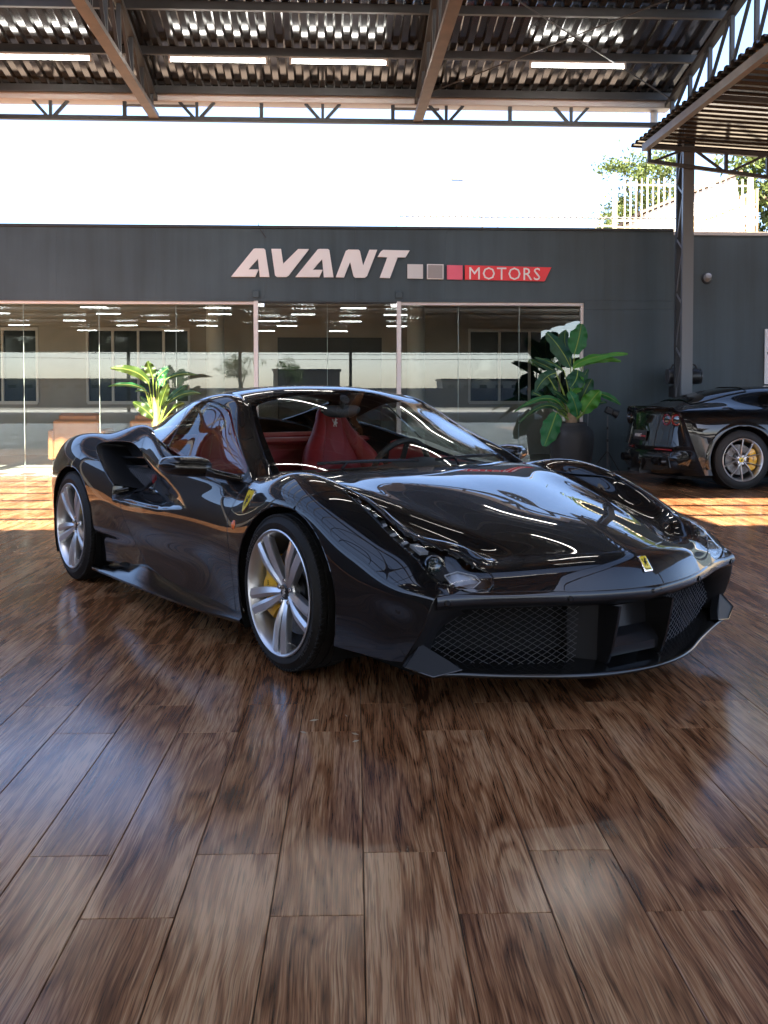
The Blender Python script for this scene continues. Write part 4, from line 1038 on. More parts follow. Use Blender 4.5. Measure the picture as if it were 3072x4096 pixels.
    for s in (-1, 1):
        h = empty('headlamp', parent=root)
        panel('lamp_cover', B, np.minimum(lamp - .0008, bY * s), clear, h, edge=.004, offset=-.001)
        panel('lamp_rim', B, np.minimum.reduce([lamp - .0005, .007 - lamp, bY * s]), mat('gloss_black_trim'), h, edge=.01, offset=-.0025)
        panel('lamp_tub', B, np.minimum(lamp - .001, bY * s), mat('lamp_tub', (.006, .0065, .007), .4), h, edge=0, offset=-.034)
        for px, py in ((.335, .782), (.40, .783), (.463, .784), (.527, .784), (.59, .783), (.652, .780)):
            p, n = onbody(px, py * s, .022)
            up_ = n; fx = Vector((1, 0, -.25)).normalized(); sy = up_.cross(fx).normalized(); fx = sy.cross(up_)
            M = Matrix(((fx.x, sy.x, up_.x, p.x), (fx.y, sy.y, up_.y, p.y), (fx.z, sy.z, up_.z, p.z), (0, 0, 0, 1)))
            l_ = MB(); l_.box((-.010, -.017, -.010), (.010, .017, .002), M, bev=.005); l_.build('led_unit', led, h)
            c_ = MB(); c_.box((-.026, -.022, -.020), (-.012, .022, .002), M, bev=.002); c_.build('led_holder', mat('lamp_tub'), h)
        p, n = onbody(.735, .775 * s, .012); bx_ = MB(); bx_.bar(p + Vector((-.035, 0, .010)), p + Vector((.035, .004 * s, -.012)), .036, .012); bx_.build('daylight_strip', led, h)
        p, n = onbody(.825, .762 * s, .030); d_ = Vector((.80, .10 * s, .42)).normalized()
        M = Matrix.Translation(p) @ d_.to_track_quat('Z', 'Y').to_matrix().to_4x4()
        r_ = MB(); r_.lathe([(.040, -.03), (.043, .004), (.040, .010), (.034, .006), (.033, -.01)], 32, M); r_.build('projector_ring', cr, h)
        g_ = MB(); g_.lathe([(0, .022), (.012, .020), (.022, .015), (.030, .007), (.033, -.002)], 32, M); g_.build('projector_lens', mat('lens_dark', (.02, .03, .03), .03, spec=.9, coat=1.), h)
        # clear block lit from within the lamp, framed by a bright guide
        pts = [(.886, .770), (.890, .712), (.935, .655), (.962, .650), (.957, .695), (.925, .760)]
        tp = [onbody(a, b * s, .012)[0] for a, b in pts]; bt = [onbody(a, b * s, .030)[0] for a, b in pts]
        k6 = len(pts); bl_ = MB(); bl_.add([tuple(q) for q in tp + bt], [tuple(range(k6)), tuple(range(2 * k6 - 1, k6 - 1, -1))] + [(i, (i + 1) % k6, k6 + (i + 1) % k6, k6 + i) for i in range(k6)])
        bl_.build('lamp_block', mat('lamp_reflector', (.20, .205, .21), .16, metal=.7, noise=(30, .4)), h, sharp=20)
        gd = MB(); gd.tube([tuple(q + Vector((.002, 0, .004))) for q in tp + [tp[0]]], .0028, 6); gd.build('light_guide', led, h)
        # washer flap under the lamp
        pw = smooth_poly([(.915, .850), (.935, .800), (.965, .785), (.955, .815), (.935, .845)], 3)
        rg = MB(); ring = []
        for a in np.linspace(0, 2 * math.pi, 25):
            ring.append((.935 + .030 * math.copysign(abs(math.cos(a))**.6, math.cos(a)), .795 + .0 * a + .032 * math.copysign(abs(math.sin(a))**.6, math.sin(a))))
        cand = np.where((bX > .8) & (bZ > .455) & (bZ < .56))[0]
        def near(px, pz):
            i = cand[np.argmin((bY[cand] - px * s)**2 + (bZ[cand] - pz)**2)]; return tuple(B.V[i] + B.N[i] * .0008)
        rg.tube([near(.812 + .030 * math.copysign(abs(math.cos(a))**.5, math.cos(a)), .503 + .015 * math.copysign(abs(math.sin(a))**.5, math.sin(a))) for a in np.linspace(0, 2 * math.pi, 33)], .0015, 6, False)
        rg.build('washer_flap', mat('gloss_black_trim'), root)
    # ---------------------------------------------------------------- side skirts, intakes, wheel wells
    gloss = mat('gloss_black_trim')
    for s in (-1, 1):
        rings = []
        for x_, zt in zip([-2.30, -2.20, -2.05, -1.85, -1.57, -1.32, -1.01, -.73, -.5, -.36], [.125, .150, .178, .215, .262, .226, .203, .193, .187, .183]):
            yo = ip(np.array([x_]), [-2.3, -2.2, -1.5, -.8, -.36], [.965, 1.005, 1.005, .995, .965])[0]; zb = .118 + .012 * sm(-.8, -.36, x_); zo = zb + .022
            rings.append([(x_, q[0] * s, q[1]) for q in ((.90, zt + .004), (.930, zt), (yo - .006, zo + .006), (yo, zo), (yo - .004, zo - .012), (.93, zb - .012), (.86, zb - .01))])
        loft('side_skirt', rings, gloss, root, sharp=50)
        # intake duct: recessed box with blade and mesh
        it = smooth_poly([(-2.40, .868), (-2.22, .888), (-2.02, .892), (-1.88, .876), (-1.745, .832), (-1.668, .770), (-1.69, .690), (-1.82, .618), (-1.90, .625), (-2.06, .690), (-2.22, .765), (-2.36, .83)], 2)
        cand = np.where(bY * s > .5)[0]; fr_ = []; bk = []
        for px, pz in it:
            i = cand[np.argmin((bX[cand] - px)**2 + (bZ[cand] - pz)**2)]; q = B.V[i]; fr_.append((px, q[1] - .004 * s, pz)); 
            cx_, cz_ = -2.05, .78; bk.append((px * .8 + cx_ * .2 - .03, min(abs(q[1]), .87) * s - .15 * s, pz * .8 + cz_ * .2))
        duct = mat('duct_black', (.010, .010, .011), .45)
        loft('intake_duct', [fr_, [(a[0] * .7 + b[0] * .3, a[1] * .7 + b[1] * .3, a[2] * .7 + b[2] * .3) for a, b in zip(fr_, bk)], bk], duct, root, cap=False)
        bp_ = MB(); bp_.add(bk, [tuple(range(len(bk)))]); bp_.build('duct_back', duct, root)
        bl = MB()
        for (x0, z0, x1, z1, hh) in ((-2.36, .790, -1.80, .815, .010), (-2.30, .735, -1.78, .768, .012)):
            bl = MB(); bl.add([(x0, .79 * s, z0), (x1, .82 * s, z1), (x1, .745 * s, z1 - .045), (x0, .72 * s, z0 - .045), (x0, .79 * s, z0 - hh), (x1, .82 * s, z1 - hh), (x1, .745 * s, z1 - .055), (x0, .72 * s, z0 - .055)], [(0, 1, 2, 3), (4, 7, 6, 5), (0, 4, 5, 1), (1, 5, 6, 2), (2, 6, 7, 3), (3, 7, 4, 0)])
            bl.build('intake_blade', satin, root, sharp=30)
        im = MB()
        for dr in (-1, 1):
            for k in range(60):
                pts = []
                for xv in np.arange(-2.25, -1.70, .015):
                    zv = .3 + dr * (xv + 2.25) * .8 + k * .022 - (.1 if dr < 0 else .25)
                    zt_ = np.interp(xv, [-2.3, -1.78], [.728, .762]); zb_ = np.interp(xv, [-2.3, -2.1, -1.86, -1.7], [.76, .705, .63, .70])
                    if zb_ < zv < zt_: pts.append((xv, (.80) * s, zv))
                    elif pts: break
                if len(pts) > 2: im.tube(pts, .0012, 4, False)
        im.build('intake_mesh', mat('grille_wire'), root)
        for cx_, rx, rz, zc_ in ((.035, .425, .385, .325), (-2.66, .415, .390, .335)):
            rings = []
            for d_ in (.955, .90, .60):
                rings.append([(cx_ + rx * math.cos(a), d_ * s, zc_ + rz * math.sin(a)) for a in np.linspace(-.55, math.pi + .55, 40)])
            loft('wheel_well', rings, dark, root, closed=False, cap=False)
            wb = MB(); n_r = 40; wb.add([(cx_ + rx * math.cos(a), .60 * s, zc_ + rz * math.sin(a)) for a in np.linspace(-.55, math.pi + .55, n_r)], [tuple(range(n_r))]); wb.build('well_wall', dark, root)
            # bright rolled lip of the arch
            cand = np.where(bY * s > .5)[0]; ln = []
            for a in np.linspace(-.30, math.pi + .32, 60):
                px, pz = cx_ + (rx - .004) * math.cos(a), zc_ + (rz - .005) * math.sin(a)
                i = cand[np.argmin((bX[cand] - px)**2 + (bZ[cand] - pz)**2)]; ln.append((px, B.V[i][1] - .004 * s, pz))
            al = MB(); al.tube(ln, .0045, 6, False); al.build('arch_lip', paint, root)
        # badge and side repeater on the front fender
        def side_pt(px, pz, o=.002):
            i = cand[np.argmin((bX[cand] - px)**2 + (bZ[cand] - pz)**2)]; return Vector(B.V[i] + B.N[i] * o), Vector(B.N[i])
        p, n = side_pt(-.335, .700)
        sy = Vector((-1, 0, 0)) * -s; up_ = (Vector((0, 0, 1)) - n * n.z).normalized(); sx_ = up_.cross(n)
        M = Matrix(((sx_.x, up_.x, n.x, p.x), (sx_.y, up_.y, n.y, p.y), (sx_.z, up_.z, n.z, p.z), (0, 0, 0, 1)))
        shp = [(0, -.056), (.022, -.030), (.034, .010), (.036, .045), (.018, .052), (0, .046), (-.018, .052), (-.036, .045), (-.034, .010), (-.022, -.030)]
        bd = empty('shield_badge', parent=root)
        q = MB(); q.prism(shp, -.012, .002, 2, M); q.build('badge_field', mat('emblem_yellow'), bd, sharp=20)
        q = MB(); q.prism([(a * 1.12, b * 1.09) for a, b in shp], -.012, .0008, 2, M); q.build('badge_edge', chrome, bd, sharp=20)
        q = MB(); q.prism([(a[0] * .020, a[1] * .030) for a in HORSE], .0022, .0032, 2, M); q.build('badge_horse', mat('hub_black'), bd, smooth=False)
        p, n = side_pt(-.425, .577, .0)
        q = MB(); q.lathe([(0, .009), (.008, .008), (.015, .003), (.018, -.002)], 16, Matrix.Translation(p) @ n.to_track_quat('Z', 'Y').to_matrix().to_4x4() @ Matrix.Scale(1.25, 4, (0, 1, 0)))
        q.build('side_repeater', mat('amber_lens', (.85, .16, .03), .12, coat=1.), root)
        # door pull in the scallop
        p, n = side_pt(-1.70, .615, -.01); q = MB(); q.box((-1.735, p.y - .012 if s > 0 else p.y - .012, .598), (-1.665, p.y + .012, .640), bev=.008); q.build('door_release', gloss, root)
        # ------------------------------------------------------------ mirror
        mr = empty('door_mirror', parent=root)
        rings = []
        for t_ in np.linspace(0, 1, 13):
            yv = .935 + .215 * t_; k = math.sqrt(max(0, 1 - (2 * t_ - 1)**4)) if 0 < t_ < 1 else .12
            xf = -.60 - .13 * t_; lx_ = .125 - .03 * t_; zc_ = .822 + .010 * t_; hz = .055 - .009 * t_
            rings.append([(xf - lx_ + lx_ * (math.copysign(abs(math.cos(a))**.75, math.cos(a))) * k, yv * s, zc_ + hz * k * math.copysign(abs(math.sin(a))**.85, math.sin(a)) * (1 if math.sin(a) > 0 else .95)) for a in np.linspace(0, 2 * math.pi, 24, endpoint=False)])
        hs = loft('mirror_shell', rings, paint, mr, sharp=70, sub=1)
        ml = MB(); mring = [rings[i] for i in range(13)]
        seam = [(max(p[0] for p in rg) + .0012, rg[0][1], rg[0][2] + .020) for rg in rings[1:12]]
        ml.tube(seam, .002, 6, False); ml.build('mirror_seam', gloss, mr)
        st = []
        for t_, (xx, yv, zz, wx, hz) in enumerate(((-.60, .865, .775, .085, .020), (-.62, .905, .785, .075, .020), (-.67, .955, .800, .065, .022), (-.70, .99, .815, .06, .03))):
            st.append([(xx + wx * math.cos(a), yv * s, zz + hz * math.sin(a)) for a in np.linspace(0, 2 * math.pi, 16, endpoint=False)])
        loft('mirror_stalk', st, gloss, mr, sharp=70)
        mg = MB(); mg.add([(-.842 + .0 * a, (1.05 + .095 * math.cos(a)) * s, .826 + .046 * math.sin(a)) for a in np.linspace(0, 2 * math.pi, 24, endpoint=False)], [tuple(range(24))]); mg.build('mirror_glass', chrome, mr)
    # ---------------------------------------------------------------- wheels
    silver = (.62, .63, .65)
    for s in (-1, 1):
        make_wheel('wheel', root, (0, s * .848, .334), s, .334, .235, silver, 'twin', R(180) if s < 0 else R(0), spin=R(36))
        make_wheel('wheel', root, (-2.66, s * .836, .342), s, .342, .285, silver, 'twin', R(0) if s < 0 else R(180), spin=R(36))
    # ---------------------------------------------------------------- cabin
    cab = mat('interior_black')
    fl = MB(); fl.box((-1.95, -.80, .16), (-.30, .80, .20)); fl.build('cabin_floor', trim, root)
    fw = MB(); fw.add([(-.30, -.78, .2), (-.30, .78, .2), (-.34, .78, .76), (-.34, -.78, .76)], [(0, 1, 2, 3)]); fw.build('firewall', trim, root)
    db = []
    for yv in np.linspace(-.80, .80, 21):
        hump = .045 * math.exp(-((yv - .37) / .20)**2)
        db.append([(-.36, yv, .765), (-.55, yv, .785 + hump * .5), (-.78, yv, .780 + hump), (-.86, yv, .745 + hump), (-.84, yv, .64), (-.70, yv, .45)])
    loft('dashboard', db, trim, root, closed=False, sharp=70)
    tn = MB(); tn.box((-1.75, -.13, .2), (-.75, .13, .48), bev=.03); tn.build('centre_tunnel', trim, root)
    bk = MB(); bk.box((-1.98, -.72, .2), (-1.90, .72, .93), bev=.02); bk.build('rear_bulkhead', red, root)
    rp = MB(); rp.box((-1.93, -.70, .86), (-1.75, .70, .90), bev=.02); rp.build('parcel_shelf', red, root)
    for s in (-1, 1):
        dp = []
        for x_ in np.linspace(-.55, -1.58, 9):
            yb = ip(np.array([x_]), [-.4, -.86, -1.4, -1.7, -1.9], [.80, .835, .815, .76, .70])[0]; zt = ip(np.array([x_]), [-.45, -.86, -1.16, -1.4, -1.7, -1.9], [.755, .77, .80, .85, .90, .93])[0]
            dp.append([(x_, (yb - .01) * s, zt), (x_, (yb - .05) * s, zt - .01), (x_, (yb - .07) * s, zt - .15), (x_, (yb - .11) * s, zt - .24), (x_, (yb - .07) * s, .22)])
        loft('door_card', dp, red, root, closed=False, sharp=70)
        # bucket seat
        st = empty('seat', parent=root); cy = .385 * s
        def ringseat(xc, zc_, wd, th, lat, tilt, n=22):
            P = []
            for a in np.linspace(0, 2 * math.pi, n, endpoint=False):
                yy_ = wd * math.copysign(abs(math.cos(a))**.7, math.cos(a)); dd = th * math.copysign(abs(math.sin(a))**.7, math.sin(a))
                bol = lat * (abs(yy_) / wd)**3 if math.sin(a) > 0 else 0
                P.append((xc + (dd + bol) * math.cos(tilt), cy + yy_, zc_ + (dd + bol) * math.sin(tilt)))
            return P
        back = []
        for zc_, xc, wd, th, lat in ((.34, -1.53, .20, .05, 0), (.45, -1.57, .225, .05, 0), (.58, -1.615, .23, .05, 0), (.70, -1.655, .215, .045, 0), (.80, -1.69, .175, .045, 0), (.88, -1.715, .135, .045, 0), (.96, -1.74, .110, .045, 0), (1.03, -1.76, .100, .042, 0), (1.075, -1.772, .080, .032, 0), (1.09, -1.777, .05, .016, 0)):
            back.append(ringseat(xc, zc_, wd, th, lat, .25))
        loft('seat_back', back, red, st, sharp=80, sub=1)
        for sd in (-1, 1):      # side bolsters sweep from the headrest out round the shoulders
            pts = [(-1.745, .070, 1.03), (-1.725, .092, .96), (-1.695, .130, .88), (-1.650, .185, .80), (-1.590, .222, .70), (-1.545, .235, .58), (-1.505, .238, .46), (-1.485, .225, .36)]; rr_ = [.030, .040, .052, .064, .070, .070, .066, .055]
            kk_ = np.arange(len(pts), dtype=float); tt_ = np.linspace(0, len(pts) - 1, 22); PP = nspline(kk_, np.array(pts), tt_); RR = nspline(kk_, np.array(rr_)[:, None], tt_)[:, 0]
            q = MB(); q.tube([(p_[0], cy + sd * p_[1], p_[2]) for p_ in PP], list(RR), 14); q.build('side_bolster', red, st, sharp=80)
        cb_ = []
        for zc_, xc, wd, th in ((.34, -1.49, .14, .05), (.46, -1.52, .155, .055), (.58, -1.565, .155, .055), (.66, -1.60, .135, .05), (.715, -1.63, .095, .04), (.735, -1.645, .05, .02)): cb_.append(ringseat(xc, zc_, wd, th, 0, .25))
        loft('lumbar_cushion', cb_, red, st, sharp=80, sub=1)
        hp_ = []
        for zc_, xc, wd, th in ((.775, -1.672, .060, .035), (.83, -1.690, .066, .040), (.92, -1.715, .068, .042), (1.0, -1.738, .070, .040), (1.05, -1.752, .066, .034)): hp_.append(ringseat(xc, zc_, wd, th, 0, .25))
        loft('headrest_panel', hp_, red, st, sharp=60)
        hz = MB(); hz.prism([(p[0] * .022, p[1] * .030) for p in HORSE], .0, .004, 2, Matrix.Translation((-1.693, cy, .995)) @ Matrix.Rotation(R(76), 4, 'Y') @ Matrix.Rotation(R(90), 4, 'Z')); hz.build('headrest_emblem', mat('emblem_white', (.7, .68, .66), .5), st, smooth=False)
        cu = []
        for xc, zc_, wd, th in ((-1.52, .33, .20, .08), (-1.40, .33, .24, .10), (-1.2, .34, .255, .10), (-1.05, .35, .25, .09), (-.98, .345, .22, .06)):
            cu.append([(xc, cy + wd * math.copysign(abs(math.cos(a))**.6, math.cos(a)), zc_ + th * math.copysign(abs(math.sin(a))**.6, math.sin(a)) + (.05 * abs(math.cos(a))**4 if math.sin(a) > 0 else 0)) for a in np.linspace(0, 2 * math.pi, 20, endpoint=False)])
        loft('seat_cushion', cu, red, st, sharp=80, sub=1)
    wh = empty('steering_wheel', parent=root)
    M = Matrix.Translation((-.98, .375, .745)) @ Matrix.Rotation(R(-66), 4, 'Y')
    q = MB(); q.tube([tuple(M @ Vector((.180 * math.cos(a), .185 * math.sin(a), 0))) for a in np.linspace(0, 2 * math.pi, 49)], .017, 10, False); q.build('wheel_rim', trim, wh)
    q = MB(); q.lathe([(0, .03), (.05, .028), (.065, .01), (.07, -.02)], 24, M); q.build('wheel_boss', trim, wh)
    for a in (0., math.pi, -math.pi / 2):
        q = MB(); q.bar(M @ Vector((.05 * math.cos(a + 1.57), .05 * math.sin(a + 1.57), 0)), M @ Vector((.17 * math.cos(a + 1.57), .17 * math.sin(a + 1.57), 0)), .03, .012); q.build('wheel_arm', trim, wh)
    cl = MB(); cl.tube([(-.98, .375, .745), (-.70, .375, .62)], .03, 12); cl.build('steering_column', trim, root)
    # inner mirror with its mount
    im = empty('interior_mirror', parent=root)
    rings = []
    for yv in np.linspace(-.125, .125, 13):
        k = max(.25, (1 - (yv / .130)**4)**.5)
        rings.append([(-1.02 + .022 * math.cos(a) * k, yv, 1.075 + .034 * math.sin(a) * k + .010 * (abs(yv) / .12)**2) for a in np.linspace(0, 2 * math.pi, 16, endpoint=False)])
    loft('mirror_case', rings, trim, im, sharp=70)
    q = MB(); q.tube([(-1.01, 0, 1.09), (-1.0, 0, 1.13), (-.98, 0, 1.145)], [.012, .016, .03], 10); q.build('mirror_mount', trim, im)
    # headliner, wipers and cowl
    H_ = Surf(G, fu, fv); panel('headliner', S, np.minimum.reduce([(u - 4.05), (6.9 - u), (2.9 - v)]), mat('headliner', (.03, .03, .031), .9), root, edge=0, offset=-.022)
    pil = np.minimum.reduce([np.where((v > 1.95) & (v < 3.1), 1., -1), u - .2, 4.2 - u]); panel('pillar_trim', S, pil, trim, root, edge=0, offset=-.018)
    cb = []
    for yv in np.linspace(-.74, .74, 25):
        xw = -.29 - .165 * (yv / .76)**2; dz = .020 * (1 - (yv / .76)**2); cb.append([(xw + .12, yv, .768 + dz), (xw + .06, yv, .775 + dz), (xw - .01, yv, .779 + dz), (xw - .08, yv, .765 + dz)])
    loft('cowl_grille', cb, satin, root, closed=False)
    for y0, y1 in ((-.52, .02), (.14, .62)):
        wp = empty('wiper', parent=root)
        P = []
        for t_ in np.linspace(0, 1, 12):
            yv = y0 + (y1 - y0) * t_; xw = -.29 - .165 * (yv / .76)**2 - .045; P.append((xw, yv, .840 + .006 * math.sin(t_ * 3.1)))
        q = MB(); q.tube(P, .009, 6); q.build('wiper_blade', satin, wp)
        q = MB(); q.tube([(P[0][0] + .06, y0 + .1, .815), P[3], P[6]], .007, 6); q.build('wiper_arm', satin, wp)
    # tail, underside
    ub = MB(); ub.box((-3.2, -.78, .12), (.72, .78, .15)); ub.build('underbody', dark, root)
    tl = []
    last = BODY[-1]; ring = [(p[0], p[1], p[2]) for p in last]; full = [(p[0], -p[1], p[2]) for p in ring[:0:-1]] + ring
    tl = MB(); tl.add([(p[0] + .002, p[1], p[2]) for p in full], [tuple(range(len(full)))]); tl.build('tail_panel', paint, root)
    for s in (-1, 1):
        q = MB(); q.lathe([(.0, .01), (.055, .008), (.075, -.01)], 32, Matrix.Translation((-3.40, .62 * s, .68)) @ Matrix.Rotation(R(-90), 4, 'Y')); q.build('tail_lamp', mat('red_lens', (.5, .01, .01), .1, coat=1.), root)
    return root
# ------------------------------------------------------------------ second car, plants, small things, surroundings
BODY2 = [
 [(-.870,0,1.005),(-.845,.35,1.003),(-.800,.60,.990),(-.775,.75,.965),(-.740,.83,.920),(-.700,.885,.80),(-.630,.915,.60),(-.560,.935,.40),(-.470,.950,.18)],
 [(-.620,0,1.045),(-.620,.35,1.032),(-.600,.60,1.005),(-.600,.74,.990),(-.580,.85,.942),(-.550,.925,.82),(-.520,.950,.62),(-.480,.957,.42),(-.430,.955,.18)],
 [(-.300,0,1.130),(-.300,.36,1.105),(-.300,.58,1.040),(-.300,.74,1.012),(-.300,.87,.952),(-.300,.950,.83),(-.300,.970,.62),(-.300,.970,.42),(-.300,.955,.18)],
 [(0,0,1.205),(0,.40,1.170),(0,.60,1.085),(0,.75,1.022),(0,.88,.957),(0,.957,.84),(0,.977,.62),(0,.972,.42),(0,.955,.18)],
 [(.420,0,1.262),(.420,.43,1.232),(.420,.63,1.120),(.420,.78,1.005),(.420,.88,.935),(.420,.948,.82),(.420,.968,.62),(.420,.960,.42),(.420,.950,.18)],
 [(.900,0,1.276),(.900,.45,1.248),(.900,.66,1.120),(.900,.80,.965),(.900,.87,.900),(.900,.930,.80),(.900,.950,.60),(.900,.930,.40),(.900,.930,.17)],
 [(1.500,0,1.215),(1.500,.45,1.185),(1.500,.66,1.060),(1.500,.81,.920),(1.500,.88,.870),(1.500,.930,.78),(1.500,.945,.58),(1.500,.930,.40),(1.500,.930,.17)],
 [(2.050,0,.980),(2.050,.45,.960),(2.050,.68,.915),(2.050,.82,.880),(2.050,.90,.840),(2.050,.950,.74),(2.050,.965,.56),(2.050,.955,.40),(2.050,.940,.17)],
 [(2.700,0,.880),(2.700,.45,.870),(2.700,.66,.865),(2.700,.80,.885),(2.700,.90,.840),(2.700,.965,.72),(2.700,.980,.55),(2.700,.970,.40),(2.700,.950,.17)],
 [(3.300,0,.760),(3.300,.40,.750),(3.280,.60,.740),(3.260,.74,.735),(3.240,.84,.690),(3.220,.90,.58),(3.200,.915,.45),(3.200,.910,.33),(3.200,.900,.18)],
 [(3.720,0,.520),(3.700,.35,.515),(3.650,.50,.510),(3.600,.60,.500),(3.560,.66,.470),(3.540,.70,.42),(3.530,.72,.35),(3.520,.72,.28),(3.500,.72,.20)],
]
def build_tourer():
    paint = MATS['black_paint']; satin = MATS['satin_black']; dark = MATS['black_liner']; gloss = MATS['gloss_black_trim']; chrome = MATS['chrome_trim']
    ph = R(9); ox, oy = 4.37 - .97 * math.sin(ph), 12.63 + .97 * math.cos(ph)
    root = empty('grand_tourer', (ox, oy, 0), ph, 'black grand tourer seen from behind, parked by the steel pillar at right', 'car')
    G, fu, fv = network(BODY2, .02)
    B = Surf(G, fu, fv); X, Y, Z = B.V.T; aY = np.abs(Y)
    ell = lambda cx, cz, a, b: (np.sqrt(((X - cx) / a)**2 + ((Z - cz) / b)**2) - 1) * min(a, b)
    arch = np.minimum(np.where(aY > .5, ell(.01, .36, .425, .415), 1), np.where(aY > .5, ell(2.72, .35, .41, .40), 1))
    win = polysd(X, Z, smooth_poly([(.36, 1.04), (.43, 1.16), (.62, 1.175), (1.1, 1.17), (1.5, 1.09), (1.85, .955), (1.6, .955), (1.0, .985), (.5, 1.02)], 3)); win = np.where(aY > .45, win, -1)
    ws = np.minimum.reduce([X - 1.38, 2.02 - X, .62 - aY]); rs = np.minimum.reduce([X + .45, .30 - X, .48 - aY])
    fuel = np.where((Y < 0) & (Z > .8), np.sqrt(((X + .135) / .088)**2 + ((Z - .958) / .040)**2) * .06 - .06, 1)
    eye = ell(.01, .36, .490, .478)
    ok = np.minimum.reduce([arch, -win, -ws, -rs])
    gl = glassmat('car_glass')
    panel('body_shell', B, np.minimum(ok, fuel) - .001, paint, root)
    panel('fuel_flap', B, -fuel - .002, paint, root)
    for s in (-1, 1): panel('side_window', B, np.minimum(win, Y * s), mat('black_glass'), root, edge=.004, offset=-.004)
    panel('windscreen', B, ws, mat('black_glass'), root, edge=.004, offset=-.004); panel('rear_screen', B, rs, mat('black_glass'), root, edge=.004, offset=-.004)
    # flared wheel-arch lips
    cand = np.where(Y < -.5)[0]
    for s in (-1, 1):
        cand = np.where(Y * s > .5)[0]
        for cx, rx, rz, cz in ((.01, .425, .415, .36), (2.72, .41, .40, .35)):
            rings = []
            for a in np.linspace(-.25, math.pi + .25, 50):
                row = []
                for d, o in ((.060, .001), (.045, .008), (.012, .016), (0., .012), (-.004, -.03)):
                    px, pz = cx + (rx + d) * math.cos(a), cz + (rz + d) * math.sin(a); i = cand[np.argmin((X[cand] - px)**2 + (Z[cand] - pz)**2)]
                    row.append((px, B.V[i][1] + o * s, pz))
                rings.append(row)
            loft('arch_flare', rings, paint, root, closed=False, sharp=80)
            wl = [[(cx + rx * math.cos(a), d * s, cz + rz * math.sin(a)) for a in np.linspace(-.5, math.pi + .5, 32)] for d in (.95, .60)]
            loft('wheel_well', wl, dark, root, closed=False, cap=False)
            q = MB(); q.add(wl[1], [tuple(range(32))]); q.build('well_wall', dark, root)
    # rear fascia, curved in plan
    fz = [1.006, .990, .962, .940, .90, .80, .70, .60, .535, .515, .490, .465, .430, .36, .28, .22, .165]
    fx = [-.868, -.876, -.845, -.835, -.842, -.868, -.888, -.905, -.920, -.925, -.885, -.878, -.925, -.935, -.925, -.90, -.82]
    yk = np.r_[np.linspace(0, .80, 13), .84, .87]
    rows = []
    for z, x0 in zip(fz, fx):
        ym = np.interp(z, [.165, .2, .4, .6, .8, .92, .965, 1.0], [.950, .950, .935, .915, .885, .84, .78, .70]); xe = np.interp(z, [.18, .4, .6, .8, .92, .99], [-.47, -.56, -.63, -.70, -.74, -.78])
        P = []
        for t in np.linspace(-1, 1, 41):
            y = ym * t; c = .22 * y * y; x = x0 + c
            k = sm(.80, 1., abs(t)); x = x * (1 - k) + xe * k
            P.append((x, y, z))
        rows.append(P)
    loft('tail_fascia', rows[:9], paint, root, closed=False, sharp=50)
    loft('rear_bumper', rows[8:], paint, root, closed=False, sharp=50)
    redl = mat('red_lens_dark', (.20, .005, .005), .1, coat=1.)
    def fxy(y, z): return np.interp(z, fz[::-1], fx[::-1]) + .22 * y * y
    for s in (-1, 1):
        for yv in (.56, .735):
            d = Vector((-1, s * (.35 + .55 * (yv > .6)), .06)).normalized(); M = Matrix.Translation((fxy(yv, .85) - .004, yv * s, .850)) @ d.to_track_quat('Z', 'Y').to_matrix().to_4x4()
            t = empty('tail_lamp', parent=root)
            q = MB(); q.lathe([(.078, -.04), (.083, .004), (.080, .016), (.072, .012), (.070, -.01)], 40, M); q.build('lamp_ring', gloss, t)
            q = MB(); q.lathe([(.050, .010), (.060, .014), (.070, .010), (.071, -.01)], 40, M); q.build('light_ring', redl, t)
            q = MB(); q.lathe([(0, .010), (.03, .009), (.050, .004), (.052, -.02)], 40, M); q.build('lamp_core', mat('lens_dark'), t)
        for yv in (.47, .61):
            M = Matrix.Translation((fxy(yv, .33) - .045, yv * s, .330)) @ Matrix.Rotation(R(-90), 4, 'Y')
            q = MB(); q.lathe([(.040, -.05), (.042, -.12), (.048, -.12), (.052, 0), (.050, .012), (.045, .010), (.043, -.06)], 32, M); q.build('exhaust_tip', satin, root)
            q = MB(); q.lathe([(0, -.06), (.044, -.06)], 32, M); q.build('exhaust_bore', dark, root)
        q = MB(); P = []
        for yv in np.linspace(.36, .68, 9): P.append((fxy(yv, .475) - .006, yv * s, .477))
        q.tube(P, .011, 8); q.build('fog_reflector', mat('red_reflector', (.30, .008, .015), .2, coat=1.), root)
        # dark diffuser wing with exhaust recess
        P0 = [(fxy(.18, .25) - .035, .18 * s, .20), (fxy(.30, .44) - .012, .30 * s, .445), (fxy(.42, .44) - .012, .42 * s, .425), (fxy(.70, .38) - .01, .70 * s, .385), (fxy(.72, .26) - .02, .72 * s, .265), (fxy(.55, .22) - .03, .55 * s, .225)]
        n6 = len(P0); q = MB(); q.add(P0 + [(p[0] + .06, p[1], p[2]) for p in P0], [tuple(range(n6)), tuple(range(2 * n6 - 1, n6 - 1, -1))] + [(i, (i + 1) % n6, n6 + (i + 1) % n6, n6 + i) for i in range(n6)]); q.build('diffuser_panel', satin, root, sharp=20)
        q = MB(); q.prism([(-.98, .16), (-.95, .34), (-.86, .40), (-.70, .16)], .15 * s - .006, .15 * s + .006, 1); q.build('diffuser_fin', satin, root)
    # number plate
    n = Vector((-1, 0, .12)).normalized(); up = (Vector((0, 0, 1)) - n * n.z).normalized(); sx = up.cross(n); p = Vector((fxy(0, .64) - .012, 0, .640))
    M = Matrix(((sx.x, up.x, n.x, p.x), (sx.y, up.y, n.y, p.y), (sx.z, up.z, n.z, p.z), (0, 0, 0, 1)))
    pt = empty('number_plate', parent=root)
